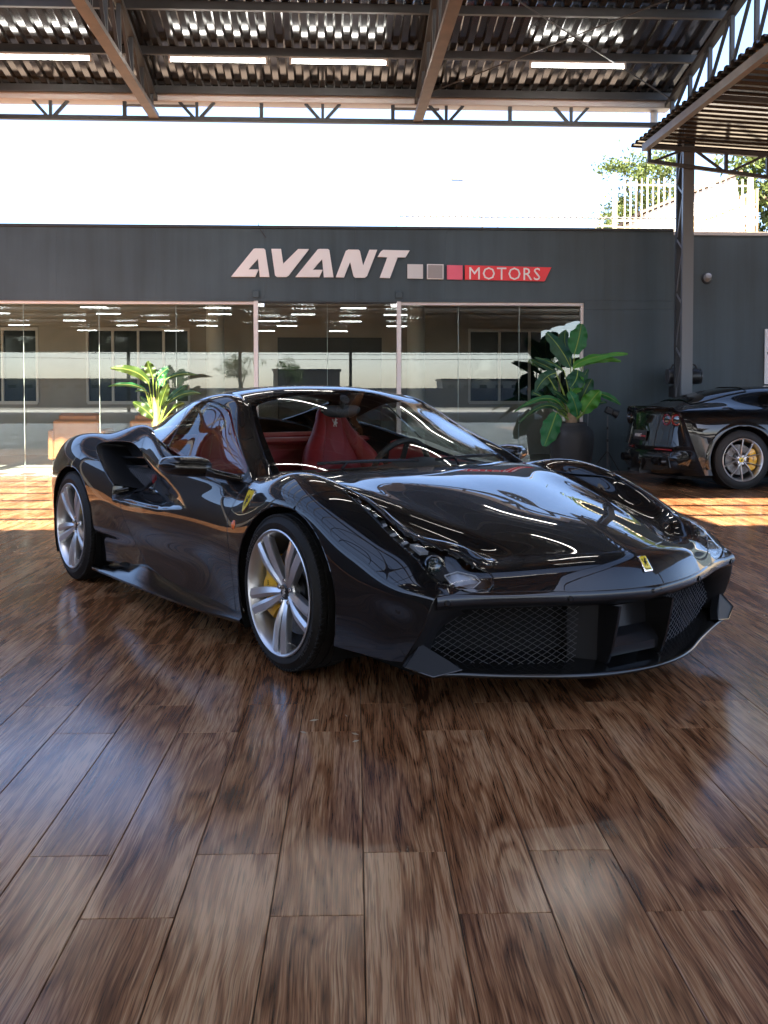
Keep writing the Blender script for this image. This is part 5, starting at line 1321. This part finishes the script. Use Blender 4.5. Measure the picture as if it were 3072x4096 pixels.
    q = MB(); q.box((-.20, -.065, -.004), (.20, .065, .004), M, bev=.003); q.build('plate', mat('plate_black', (.02, .02, .022), .4), pt)
    V, F = bent_text('AVANT', .062, 0, 0, .0006); V[:, 0] += -.15; V[:, 1] -= .022; V[:, 2] += .0048
    q = MB(); q.add([tuple(M @ Vector(v)) for v in V], F); q.build('plate_lettering', mat('sign_white', (.80, .77, .76), .45), pt, smooth=False)
    V, F = bent_text('MOTORS', .034, 0, 0, .0006); V[:, 0] += .045; V[:, 1] -= .022; V[:, 2] += .0048
    q = MB(); q.add([tuple(M @ Vector(v)) for v in V], F); q.build('plate_lettering', mat('sign_red', (.80, .035, .045), .4), pt, smooth=False)
    q = MB(); q.prism([(a[0] * -.045, a[1] * .06) for a in HORSE], 0, .004, 2, Matrix.Translation((0, 0, .21)) @ M); q.build('tail_emblem', chrome, root, smooth=False)
    for s in (-1, 1):
        make_wheel('wheel', root, (.01, s * .815, .364), s, .364, .300, (.60, .60, .61), 'ten', R(0) if s < 0 else R(180), cap_col=(.80, .55, .02), tyre_text='PIRELLI', spin=R(18))
        make_wheel('wheel', root, (2.72, s * .83, .352), s, .352, .265, (.60, .60, .61), 'ten', R(180) if s < 0 else R(0), cap_col=(.80, .55, .02), tyre_text='PIRELLI', spin=R(5))
    q = MB(); q.box((-.75, -.80, .13), (3.4, .80, .16)); q.build('underbody', dark, root)
    return root
def leaf_mat(name, c0, rough=.35):
    if name in MATS: return MATS[name]
    m = bpy.data.materials.new(name); m.use_nodes = True; n = m.node_tree.nodes; l = m.node_tree.links; b = n['Principled BSDF']
    uv = n.new('ShaderNodeUVMap'); uv.uv_map = 'UVMap'; sp = n.new('ShaderNodeSeparateXYZ'); l.new(uv.outputs[0], sp.inputs[0])
    # side veins slant outwards from the midrib; u across (0 at midrib), v along
    def mth(op, a, bb=None):
        q = n.new('ShaderNodeMath'); q.operation = op
        for i, s in enumerate((a, bb)):
            if s is None: continue
            if isinstance(s, (int, float)): q.inputs[i].default_value = s
            else: l.new(s, q.inputs[i])
        return q.outputs[0]
    au = mth('ABSOLUTE', sp.outputs[0]); vv = mth('SUBTRACT', mth('MULTIPLY', sp.outputs[1], 46.), mth('MULTIPLY', au, 5.)); ve = mth('SINE', mth('MULTIPLY', vv, 6.28 * .6))
    no = n.new('ShaderNodeTexNoise'); no.inputs['Scale'].default_value = 6; l.new(uv.outputs[0], no.inputs['Vector'])
    rib = n.new('ShaderNodeMapRange'); rib.inputs[1].default_value = .02; rib.inputs[2].default_value = .075; rib.inputs[3].default_value = 1; rib.inputs[4].default_value = 0; l.new(au, rib.inputs[0])
    c1 = n.new('ShaderNodeMix'); c1.data_type = 'RGBA'; c1.inputs['A'].default_value = (*[x * .72 for x in c0], 1); c1.inputs['B'].default_value = (*[min(1, x * 1.35) for x in c0], 1)
    f = mth('ADD', mth('MULTIPLY', ve, .12), no.outputs['Fac']); l.new(f, c1.inputs['Factor'])
    c2 = n.new('ShaderNodeMix'); c2.data_type = 'RGBA'; c2.inputs['B'].default_value = (.30, .42, .07, 1); l.new(c1.outputs['Result'], c2.inputs['A']); l.new(rib.outputs[0], c2.inputs['Factor']); l.new(c2.outputs['Result'], b.inputs['Base Color'])
    b.inputs['Roughness'].default_value = rough; b.inputs['Subsurface Weight'].default_value = 0
    bp = n.new('ShaderNodeBump'); bp.inputs['Strength'].default_value = .35; bp.inputs['Distance'].default_value = .004; l.new(ve, bp.inputs['Height']); l.new(bp.outputs[0], b.inputs['Normal'])
    tr = n.new('ShaderNodeBsdfTranslucent'); l.new(c2.outputs['Result'], tr.inputs[0]); mx = n.new('ShaderNodeMixShader'); mx.inputs[0].default_value = .22
    l.new(b.outputs[0], mx.inputs[1]); l.new(tr.outputs[0], mx.inputs[2]); l.new(mx.outputs[0], n['Material Output'].inputs[0])
    MATS[name] = m; return m
def leaf(parent, root, base, mid, tip, wid, m, face=0., fold=.25, seed=0, petiole=True):
    """a banana leaf: petiole from the root, blade with midrib from base over mid to tip; face turns the blade about its midrib"""
    rng = random.Random(seed)
    B_, M_, T_ = Vector(base), Vector(mid), Vector(tip); n = 17; m_ = 7; V = []; UV = []; F = []
    M2 = M_ * 2 - (B_ + T_) * .5
    for i in range(n):
        t = i / (n - 1); p = B_ * (1 - t)**2 + M2 * 2 * t * (1 - t) + T_ * t * t
        d = (-B_ * 2 * (1 - t) + M2 * 2 * (1 - 2 * t) + T_ * 2 * t).normalized()
        toc = Vector((0, -1, .25)).normalized()                     # blades mostly show their faces to the open side
        nn = (toc - d * toc.dot(d)).normalized(); nn = Matrix.Rotation(face, 3, d) @ nn; sx = d.cross(nn).normalized()
        wf = (math.sin(math.pi * min(1, t * .93 + .045))**.62) * (1 - .25 * t); wf = max(wf, .02)
        for k in range(m_):
            u = (k / (m_ - 1) - .5) * 2; w_ = wid * .5 * wf * (1 + .05 * math.sin(t * 23 + seed + u))
            wave = .018 * wid / .2 * math.sin(t * 17 + seed * 1.7 + (2 if u > 0 else 0)) * abs(u)**2
            q = p + sx * (u * w_ * math.cos(fold * abs(u))) + nn * (-abs(u) * w_ * math.sin(fold) * .9 + wave)
            V.append(tuple(q)); UV.append((u, t))
    for i in range(n - 1):
        for k in range(m_ - 1): a = i * m_ + k; F.append((a, a + 1, a + m_ + 1, a + m_))
    me = bpy.data.meshes.new('leaf'); me.from_pydata(V, [], F); me.update(); u = me.uv_layers.new(name='UVMap')
    for lp in me.loops: u.data[lp.index].uv = UV[lp.vertex_index]
    me.polygons.foreach_set('use_smooth', [True] * len(me.polygons)); me.materials.append(m)
    o = bpy.data.objects.new('leaf', me); COL.objects.link(o); o.parent = parent
    st = mat('leaf_stem', (.20, .30, .05), .45); q = MB()
    if petiole:
        Rt = Vector(root); c = Rt * .4 + B_ * .6 + Vector((0, 0, .10 * (B_ - Rt).length)); P = []
        for t in np.linspace(0, 1, 8): P.append(Rt * (1 - t)**2 + c * 2 * t * (1 - t) + B_ * t * t)
        q.tube(P, list(np.linspace(.014, .006, 8)), 7)
    mid_ = [B_ * (1 - t)**2 + M2 * 2 * t * (1 - t) + T_ * t * t for t in np.linspace(0, .95, 9)]
    q.tube([v - Vector((0, -.001, 0)) for v in mid_], list(np.linspace(.006, .0015, 9)), 6, False)
    s_ = q.build('stalk', st, o); s_.matrix_parent_inverse = Matrix(); return o
def build_plants():
    dkg = leaf_mat('leaf_deep', (.014, .080, .034)); mdg = leaf_mat('leaf_mid', (.022, .160, .045)); brg = leaf_mat('leaf_bright', (.065, .26, .028)); yel = leaf_mat('leaf_yellowish', (.040, .082, .013))
    pot = mat('pot_charcoal', (.028, .029, .031), .6, noise=(4, .15), bump=(60, .2)); soil = mat('soil', (.05, .035, .025), .9); fib = mat('trunk_fibre', (.32, .22, .13), .85, bump=(40, .8), noise=(12, .3))
    # right-hand plant
    pr = sthing('potted_banana_plant', 3.43, 14.75, 0, 'large-leaved banana plant in a charcoal pot beside the white frame', 'plant')
    q = MB(); q.lathe([(.22, 0), (.245, .02), (.30, .30), (.318, .52), (.315, .60), (.300, .640), (.255, .690), (.222, .715), (.215, .745), (.222, .762), (.200, .762), (.195, .72), (0, .71)], 48); q.build('pot', pot, pr)
    q = MB(); q.lathe([(0, .725), (.197, .722)], 32); q.build('soil', soil, pr)
    tk = MB(); tk.lathe([(.070, .71), (.085, .76), (.075, .84), (.055, .90), (.03, .93)], 14); tk.build('stump', fib, pr)
    C = lambda x, y, b=0.: ((x - 1059.5) * .00129, b, .762 - (y - 1351) * .00129)
    L = [((1085, 590), (1130, 420), (1152, 262), .225, mdg, -.02, .1), ((1050, 740), (930, 520), (778, 355), .205, dkg, .06, .15), ((1050, 640), (1010, 470), (1015, 315), .17, dkg, .16, .3),
         ((1070, 752), (1250, 640), (1655, 588), .115, brg, -.08, -.5), ((1180, 722), (1330, 650), (1592, 676), .10, brg, -.04, .5), ((975, 780), (820, 680), (640, 634), .07, dkg, .03, .4), ((885, 795), (780, 720), (598, 650), .07, dkg, .1, -.2),
         ((1112, 770), (1075, 870), (1000, 962), .215, dkg, -.18, .1), ((1120, 1010), (1190, 880), (1255, 758), .115, dkg, .08, .2), ((1130, 1210), (1210, 1020), (1282, 868), .195, dkg, .02, .1),
         ((1180, 1245), (1255, 1110), (1338, 998), .200, brg, -.12, .05), ((1345, 1030), (1470, 1070), (1587, 1156), .075, mdg, -.05, .5), ((1115, 1285), (1065, 1130), (985, 1008), .180, mdg, -.15, .2), ((1045, 1020), (1105, 930), (1150, 850), .155, brg, -.10, -.2),
         ((882, 802), (760, 870), (660, 1012), .150, dkg, .06, .1), ((800, 850), (860, 930), (890, 1050), .130, dkg, .10, .2), ((960, 1190), (740, 1085), (388, 1243), .070, mdg, -.06, -.5), ((970, 1280), (760, 1165), (458, 1362), .070, dkg, .0, -.4),
         ((875, 1242), (790, 1420), (700, 1603), .220, mdg, -.22, .1), ((1025, 1150), (930, 1060), (820, 994), .085, dkg, -.06, .3), ((1000, 1280), (960, 1230), (880, 1218), .060, yel, -.1, .2), ((1250, 1230), (1370, 1140), (1460, 1135), .06, dkg, .05, .3), ((700, 1050), (650, 1020), (790, 1080), .07, dkg, .12, .0)]
    rng = random.Random(3)
    for i, (b0, m0, t0, w_, mm, yb, fc) in enumerate(L):
        rt = (rng.uniform(-.04, .04), rng.uniform(-.04, .04), .74)
        leaf(pr, rt, C(*b0, yb * .4), C(*m0, yb), C(*t0, yb * 1.3 - .04), w_ * 1.45, mm, fc, seed=i)
    # left-hand plant
    pl = sthing('banana_plant', -2.492, 14.75, 0, 'yellow-green banana plant in front of the glass, behind the coupe tail', 'plant')
    q = MB(); q.lathe([(.20, 0), (.225, .02), (.27, .30), (.28, .42), (.265, .52), (.24, .54), (.22, .50), (0, .49)], 48); q.build('pot', pot, pl)
    q = MB(); q.lathe([(0, .50), (.215, .495)], 32); q.build('soil', soil, pl)
    q = MB(); q.tube([(0, 0, .48), (.01, 0, .72), (.005, 0, .95), (-.02, 0, 1.12)], [.055, .048, .036, .018], 12); q.build('stump', fib, pl)
    D = lambda x, y, b=0.: ((x - 941) * .002364, b, .849 - (y - 1231) * .002364)
    L = [((930, 1000), (915, 950), (903, 903), .175, yel, -.05, .1), ((905, 1030), (820, 962), (688, 945), .165, yel, -.05, -.35), ((880, 1066), (780, 1040), (670, 1051), .075, mdg, -.02, -.6), ((945, 1010), (985, 960), (1022, 938), .13, dkg, .10, .2),
         ((1000, 1012), (1090, 978), (1192, 984), .08, dkg, .0, .5), ((975, 1165), (1000, 1095), (1030, 1034), .155, yel, -.10, .1), ((965, 1045), (985, 1010), (1003, 972), .15, mdg, .02, .0), ((1000, 1152), (1060, 1090), (1122, 1043), .12, dkg, .08, .2),
         ((1015, 1150), (1110, 1095), (1213, 1094), .10, dkg, .02, .4), ((930, 1185), (885, 1150), (845, 1108), .12, dkg, .08, .1), ((932, 1240), (880, 1185), (819, 1144), .180, yel, -.08, .1), ((900, 1092), (860, 1075), (818, 1081), .06, dkg, .05, -.3), ((1040, 1190), (1080, 1160), (1118, 1152), .08, yel, -.02, .4), ((960, 1060), (940, 980), (850, 930), .09, dkg, .12, .2)]
    for i, (b0, m0, t0, w_, mm, yb, fc) in enumerate(L):
        leaf(pl, (rng.uniform(-.03, .03), rng.uniform(-.03, .03), .62), D(*b0, yb * .4), D(*m0, yb), D(*t0, yb * 1.3 - .03), w_, mm, fc, seed=i + 40)
def build_small():
    dk = mat('plastic_black', (.015, .015, .016), .4); mt = mat('stand_metal', (.10, .10, .105), .35, metal=.7)
    # studio lamp on a tripod
    st = sthing('studio_light', 3.955, 14.75, 0, 'small black studio light on a thin tripod right of the plant pot', 'studio light')
    q = MB(); q.tube([(0, 0, .12), (0, 0, .50)], .012, 10); q.build('lower_tube', mt, st)
    q = MB(); q.tube([(0, 0, .48), (0, 0, .86)], .008, 10); q.build('upper_tube', mt, st)
    for z in (.50, .68): q = MB(); q.tube([(0, 0, z - .02), (0, 0, z + .02)], .017, 10); q.build('clamp', dk, st)
    for k in range(3):
        a = R(30 + 120 * k); q = MB(); q.tube([(.01 * math.cos(a), .01 * math.sin(a), .34), (.27 * math.cos(a), .27 * math.sin(a), .01)], .007, 8); q.build('leg', dk, st)
    q = MB(); q.box((-.055, -.05, -.045), (.045, .05, .05), Matrix.Translation((.02, 0, .925)) @ Matrix.Rotation(R(25), 4, 'Y'), bev=.01); q.build('lamp_body', dk, st)
    M = Matrix.Translation((.065, -.01, .905)) @ Matrix.Rotation(R(115), 4, 'Y')
    q = MB(); q.lathe([(.040, 0), (.048, .02), (.062, .075), (.064, .08), (.060, .078), (.044, .02)], 28, M); q.build('reflector', dk, st)
    q = MB(); q.lathe([(0, .03), (.044, .028)], 24, M); q.build('lamp_face', mat('lamp_face', (.6, .6, .58), .3), st)
    q = MB(); q.tube([(-.22, .25, 1.0), (-.24, .20, .72), (-.27, .12, .52), (-.30, .05, .28), (-.33, 0, .02)], .003, 5); q.build('power_lead', mat('lead_grey', (.30, .30, .31), .5), st)
    # portable loudspeaker hung behind the pillar
    sp = sthing('boombox', 5.20, 15.15, 1.43, 'black barrel-shaped portable speaker with handle behind the steel pillar', 'speaker')
    q = MB(); q.lathe([(0, -.25), (.085, -.25), (.105, -.235), (.118, -.19), (.125, 0), (.118, .19), (.105, .235), (.085, .25), (0, .25)], 36, Matrix.Rotation(R(90), 4, 'Y')); q.build('barrel', dk, sp)
    for s in (-1, 1): q = MB(); q.lathe([(.100, .232), (.112, .236), (.108, .252), (.060, .256), (0, .25)], 36, Matrix.Rotation(R(90 * s), 4, 'Y')); q.build('end_ring', mat('speaker_ring', (.06, .06, .065), .3), sp)
    q = MB(); q.tube([(-.20, 0, .10), (-.17, 0, .165), (-.08, 0, .19), (.08, 0, .19), (.17, 0, .165), (.20, 0, .10)], .014, 10); q.build('handle', dk, sp)
    q = MB(); q.box((-.12, -.02, -.14), (.10, .22, -.125)); q.build('shelf', dk, sp)
    so = sthing('power_outlet', 5.12, 15.10, 1.20, 'white power outlet in a black box below the speaker', 'outlet')
    q = MB(); q.box((-.085, 0, -.085), (.085, .25, .085), bev=.006); q.build('back_box', dk, so)
    q = MB(); q.box((-.055, -.012, -.058), (.05, -.001, .058), bev=.004); q.build('face_plate', mat('outlet_white', (.70, .69, .66), .45), so)
    for x, z in ((.0, .015), (.022, -.025)): q = MB(); q.box((x - .018, -.045, z - .014), (x + .012, -.0125, z + .014), bev=.004); q.build('plug', dk, so)
    # leaves and crumbs of leaf litter near the sunlit strip: each a tiny curled flake
    lit = mat('dry_leaf', (.34, .26, .17), .8); rng = random.Random(11); q = MB()
    spots = [(-2.9 + rng.gauss(0, .22), 7.5 + rng.gauss(0, .35)) for _ in range(16)] + [(-2.35 + rng.gauss(0, .3), 5.6 + rng.gauss(0, .25)) for _ in range(10)] + [(2.0 + .012 * i + rng.gauss(0, .012), 5.45 - .055 * i) for i in range(18)] + [(rng.uniform(-.5, 1.4), rng.uniform(3.3, 3.9)) for _ in range(8)]
    for x, y in spots:
        L_ = rng.uniform(.008, .022); a = rng.uniform(0, 6.3); c, s = math.cos(a), math.sin(a)
        q.add([(x - L_ * c, y - L_ * s, .003), (x + .004 * s, y - .004 * c, .0055), (x + L_ * c, y + L_ * s, .003), (x - .004 * s, y + .004 * c, .0012)], [(0, 1, 2, 3)])
    tag(q.build('leaf_litter', lit), 'dry leaf crumbs scattered on the floor around the coupe', 'debris', kind='stuff')
def tree(name, a, b, z, h, rad, label, seed, n=5200, group=None, m=None, trunk=True):
    rng = np.random.default_rng(seed)
    t = sthing(name, a, b, z, label, 'tree', group)
    bark = mat('bark', (.09, .065, .045), .9, bump=(30, .6)); q = MB()
    zc = h * .62
    ends = []
    r_ = random.Random(seed)
    q.tube([(0, 0, 0), (.05, .03, h * .2), (-.04, .05, h * .42)], [h * .030, h * .024, h * .018], 10)
    for k in range(9):
        an = r_.uniform(0, 6.28); e = Vector((math.cos(an) * rad * r_.uniform(.35, .75), math.sin(an) * rad * r_.uniform(.35, .75), h * r_.uniform(.5, .9))); s_ = Vector((-.04, .05, h * r_.uniform(.25, .42)))
        q.tube([s_, (s_ + e) * .5 + Vector((0, 0, h * .05)), e], [h * .011, h * .007, h * .003], 6); ends.append(e)
    q.build('trunk', bark, t)
    # clumps of leaves around branch ends, uneven outline with gaps
    cl = []
    for e in ends:
        for _ in range(7): cl.append((np.array(e) + rng.normal(0, rad * .26, 3) * [1, 1, .75], rad * rng.uniform(.12, .26)))
    cl = [c for c in cl if c[0][2] > h * .25]
    per = n // len(cl); V = np.zeros((0, 3)); 
    P = np.concatenate([c + rng.normal(0, 1, (per, 3)) * s * [1, 1, .7] * .62 for c, s in cl]); m_ = len(P)
    d1 = rng.normal(0, 1, (m_, 3)); d1 /= np.linalg.norm(d1, axis=1, keepdims=True); d2 = np.cross(d1, rng.normal(0, 1, (m_, 3))); d2 /= np.linalg.norm(d2, axis=1, keepdims=True) + 1e-9
    L_ = rad * rng.uniform(.030, .060, (m_, 1))
    V = np.stack([P - d1 * L_, P + d2 * L_ * .45, P + d1 * L_, P - d2 * L_ * .45], 1).reshape(-1, 3); F = np.arange(m_ * 4).reshape(-1, 4)
    mesh_obj('crown', V, F.tolist(), m, t, smooth=False)
    return t
def foliage(name, c):
    if name in MATS: return MATS[name]
    m = bpy.data.materials.new(name); m.use_nodes = True; n = m.node_tree.nodes; l = m.node_tree.links; b = n['Principled BSDF']; g = n.new('ShaderNodeNewGeometry')
    cr = n.new('ShaderNodeMix'); cr.data_type = 'RGBA'; cr.inputs['A'].default_value = (*[x * .55 for x in c], 1); cr.inputs['B'].default_value = (*[min(1, x * 1.5) for x in c], 1); l.new(g.outputs['Random Per Island'], cr.inputs['Factor'])
    l.new(cr.outputs['Result'], b.inputs['Base Color']); b.inputs['Roughness'].default_value = .55
    tr = n.new('ShaderNodeBsdfTranslucent'); l.new(cr.outputs['Result'], tr.inputs[0]); mx = n.new('ShaderNodeMixShader'); mx.inputs[0].default_value = .4; l.new(b.outputs[0], mx.inputs[1]); l.new(tr.outputs[0], mx.inputs[2]); l.new(mx.outputs[0], n['Material Output'].inputs[0])
    MATS[name] = m; return m
def build_surroundings():
    cream = mat('cream_paint', (.62, .55, .36), .6); white = mat('render_white', (.78, .76, .74), .8); fo = foliage('foliage_olive', (.075, .105, .022)); fo2 = foliage('foliage_green', (.05, .10, .025))
    # raised lot behind the hall: retaining wall, fence, house, trees
    lot = MB(); lot.box((5.9, 23.8, -.05), (40, 60, 4.93)); tag(at(lot, 'terrace', mat('terrace_soil', (.22, .19, .15), .9), 0, 0), kind='structure')
    fn = sthing('fence', 0, 24, 4.93, 'cream steel picket fence on the raised lot above the wall', 'fence')
    PX = [6.80 + .1325 * i for i in range(23)]
    for i, x in enumerate(PX): q = MB(); q.box((x - .016, -.016, 0), (x + .016, .016, 1.24 + .03 * math.sin(i * 2.1)), bev=.004); q.build('picket', cream, fn)
    for x in (6.56, 9.78): q = MB(); q.box((x - .05, -.05, 0), (x + .05, .05, 1.36), bev=.01); q.build('post', cream, fn)
    for z in (.12, .27, 1.10): q = MB(); q.box((6.60, .017, z - .018), (9.74, .045, z + .018)); q.build('rail', cream, fn)
    for x in (6.12, 6.27): q = MB(); q.box((x - .016, -.016, 0), (x + .016, .016, .34)); q.build('picket', cream, fn)
    for z in (.05, .15): q = MB(); q.box((6.0, .017, z - .014), (6.50, .04, z + .014)); q.build('rail', cream, fn)
    # older wooden fence climbing behind it
    wd = mat('weathered_wood', (.28, .19, .11), .85, noise=(6, .3)); f2 = sthing('wooden_fence', 0, 25.2, 4.93, 'weathered wooden fence stepping up behind the steel pickets', 'fence')
    for i in range(24):
        x = 8.55 + i * .082; q = MB(); q.box((x - .028, -.012, 0), (x + .028, .012, .45 + .036 * i), bev=.004); q.build('board', wd, f2)
    for z0 in (.18,): q = MB(); q.bar((8.5, .03, .25), (10.5, .03, 1.02), .03, .05); q.build('rail', mat('rail_dark', (.08, .05, .03), .8), f2)
    hs = sthing('white_house', 0, 27, 4.93, 'sunlit white house wall with sloping eave behind the fence', 'house')
    q = MB(); q.prism([(8.18, -.1), (8.18, .95), (10.6, 1.95), (10.9, -.1)], 0, 5, 1); q.build('wall', white, hs)
    q = MB(); q.bar((8.0, 2.5, .95), (10.7, 2.5, 2.05), 5.4, .07, up=(0, 0, 1)); q.build('roof', mat('roof_brown', (.14, .10, .08), .8), hs)
    tree('leafy_tree', 9.2, 31, 4.5, 3.8, 1.5, 'leafy tree behind the white house, left of the pillar top', 5, m=fo, group='trees behind the hall')
    tree('leafy_tree', 8.7, 30, 4.4, 2.2, 1.0, 'low leafy tree behind the left end of the fence', 8, n=3600, m=fo, group='trees behind the hall')
    tree('leafy_tree', 13.4, 29, 3.6, 6.2, 2.3, 'tall leafy tree at the right edge behind the fence', 12, n=7000, m=fo, group='trees behind the hall')
    # spiked wire along the parapet
    sp = sthing('spiked_wire', 0, 16.3, 3.66, 'thin spiked security wire above the parapet', 'wire')
    wr = mat('wire_steel', (.18, .17, .16), .5, metal=.6)
    q = MB(); q.tube([(1.0 + i * .3, 0, .29 - .004 * (i % 3)) for i in range(16)], .012, 5); q.build('wire', wr, sp)
    q = MB(); q.tube([(1.0, 0, .16), (5.6, 0, .14)], .003, 5); q.build('wire', wr, sp)
    for i in range(48): 
        x = 1.02 + i * .096; q = MB(); q.bar((x, 0, .272), (x + .045, 0, .318), .030, .030); q.build('spike', wr, sp)
    for x in (1.0, 2.6, 4.2, 5.5): q = MB(); q.bar((x, 0, -.02), (x, 0, .31), .012, .012); q.build('stay', wr, sp)
    sl = sthing('street_lamp', 8.2, 62, 0, 'distant street lamp arm above the parapet', 'street lamp')
    q = MB(); q.tube([(.9, 0, 0), (.85, 0, 8.0), (.75, 0, 11.5), (.1, 0, 13.4), (-.5, 0, 13.9)], [.09, .07, .05, .04, .035], 8); q.build('mast', wr, sl)
    q = MB(); q.box((-1.1, -.12, 13.86), (-.45, .12, 13.98), bev=.03); q.build('lamp_head', wr, sl)
    # street side behind the camera, seen in the glass and the paint
    rd = MB(); rd.box((-90, -58, -.055), (90, -44, -.045)); tag(at(rd, 'road', mat('road_asphalt', (.055, .055, .056), .8, noise=(2, .2)), 0, 0), kind='structure')
    pv = MB(); pv.box((-60, -44, -.05), (60, -10.55, -.004)); tag(at(pv, 'pavement', mat('concrete', (.20, .19, .18), .55, noise=(3, .15)), 0, 0), kind='structure')
    grw = mat('far_grey', (.20, .20, .20), .8); wn = mat('far_window', (.03, .035, .04), .15)
    for i, (a, w_, h, lab) in enumerate(((-40, 30, 3.0, 'long low grey building across the street, reflected at left'), (-3.5, 9, 4.3, 'plain flat-roofed building across the street, reflected in the doors'), (26, 22, 3.0, 'pale low house across the street, reflected at right'))):
        bd = sthing('street_building', a, -110, -.05, lab, 'building', 'buildings across the street')
        q = MB(); q.box((-w_ / 2, -8, 0), (w_ / 2, 0, h)); q.build('wall', [grw, mat('far_brown', (.22, .17, .13), .8), mat('far_cream', (.42, .38, .32), .8)][i], bd)
        q = MB(); q.box((-w_ / 2 - .2, -8.2, h + .002), (w_ / 2 + .2, .2, h + .25)); q.build('roof', mat('far_roof', (.12, .11, .105), .8), bd)
        for k in range(int(w_ // 2.2)):
            x = -w_ / 2 + 1.2 + k * 2.2; q = MB(); q.box((x - .5, .002, 1.1), (x + .5, .05, 2.4)); q.build('window', wn, bd)
    bw = sthing('street_wall', 0, -60, -.05, 'grey street wall opposite the hall, reflected low in the glass', 'wall')
    q = MB(); q.box((-60, -.2, 0), (60, 0, 1.7)); q.build('wall_face', grw, bw)
    for i, (a, h, r_) in enumerate(((-10.5, 4.6, 2.2), (-5.2, 4.0, 1.8), (24, 4.5, 2.4))):
        tree('street_tree', a, -90, 0, h * 1.35, r_, ['street tree reflected in the sliding doors, left one', 'street tree reflected right of the doors', 'big street tree reflected near the right frame'][i], 20 + i, n=2600, m=fo2, group='trees across the street')
    for i, (z, sag) in enumerate(((4.6, .5), (4.9, .35), (5.3, .6), (4.2, .45))):
        q = MB(); q.tube([(x, -47 - .3 * i, z - sag * (1 - (x / 45)**2)) for x in np.linspace(-45, 45, 25)], .022, 5); 
        tag(at(q, 'overhead_cable', mat('plastic_black', (.015, .015, .016), .4), 0, 0), ['overhead street cable, reflected lowest but one', 'overhead street cable, second from the top', 'overhead street cable, topmost', 'overhead street cable, lowest'][i], 'cable', 'overhead street cables')
    lw = sthing('unseen_side_wall', -15.5, 0, 0, 'long unseen wall at left, made dark and tall to damp reflections', 'wall')  # unseen wall added at left, dark and tall to keep bright reflections off the coupe
    q = MB(); q.box((-.2, -10, -.05), (0, 22, 4.2)); q.build('wall_face', mat('unseen_wall_dark', (.05, .055, .06), .7), lw)
cr_ = build_coupe(); build_coupe_details(*cr_)
build_floor(); build_hall(); build_canopy()
build_tourer(); build_plants(); build_small(); build_surroundings()
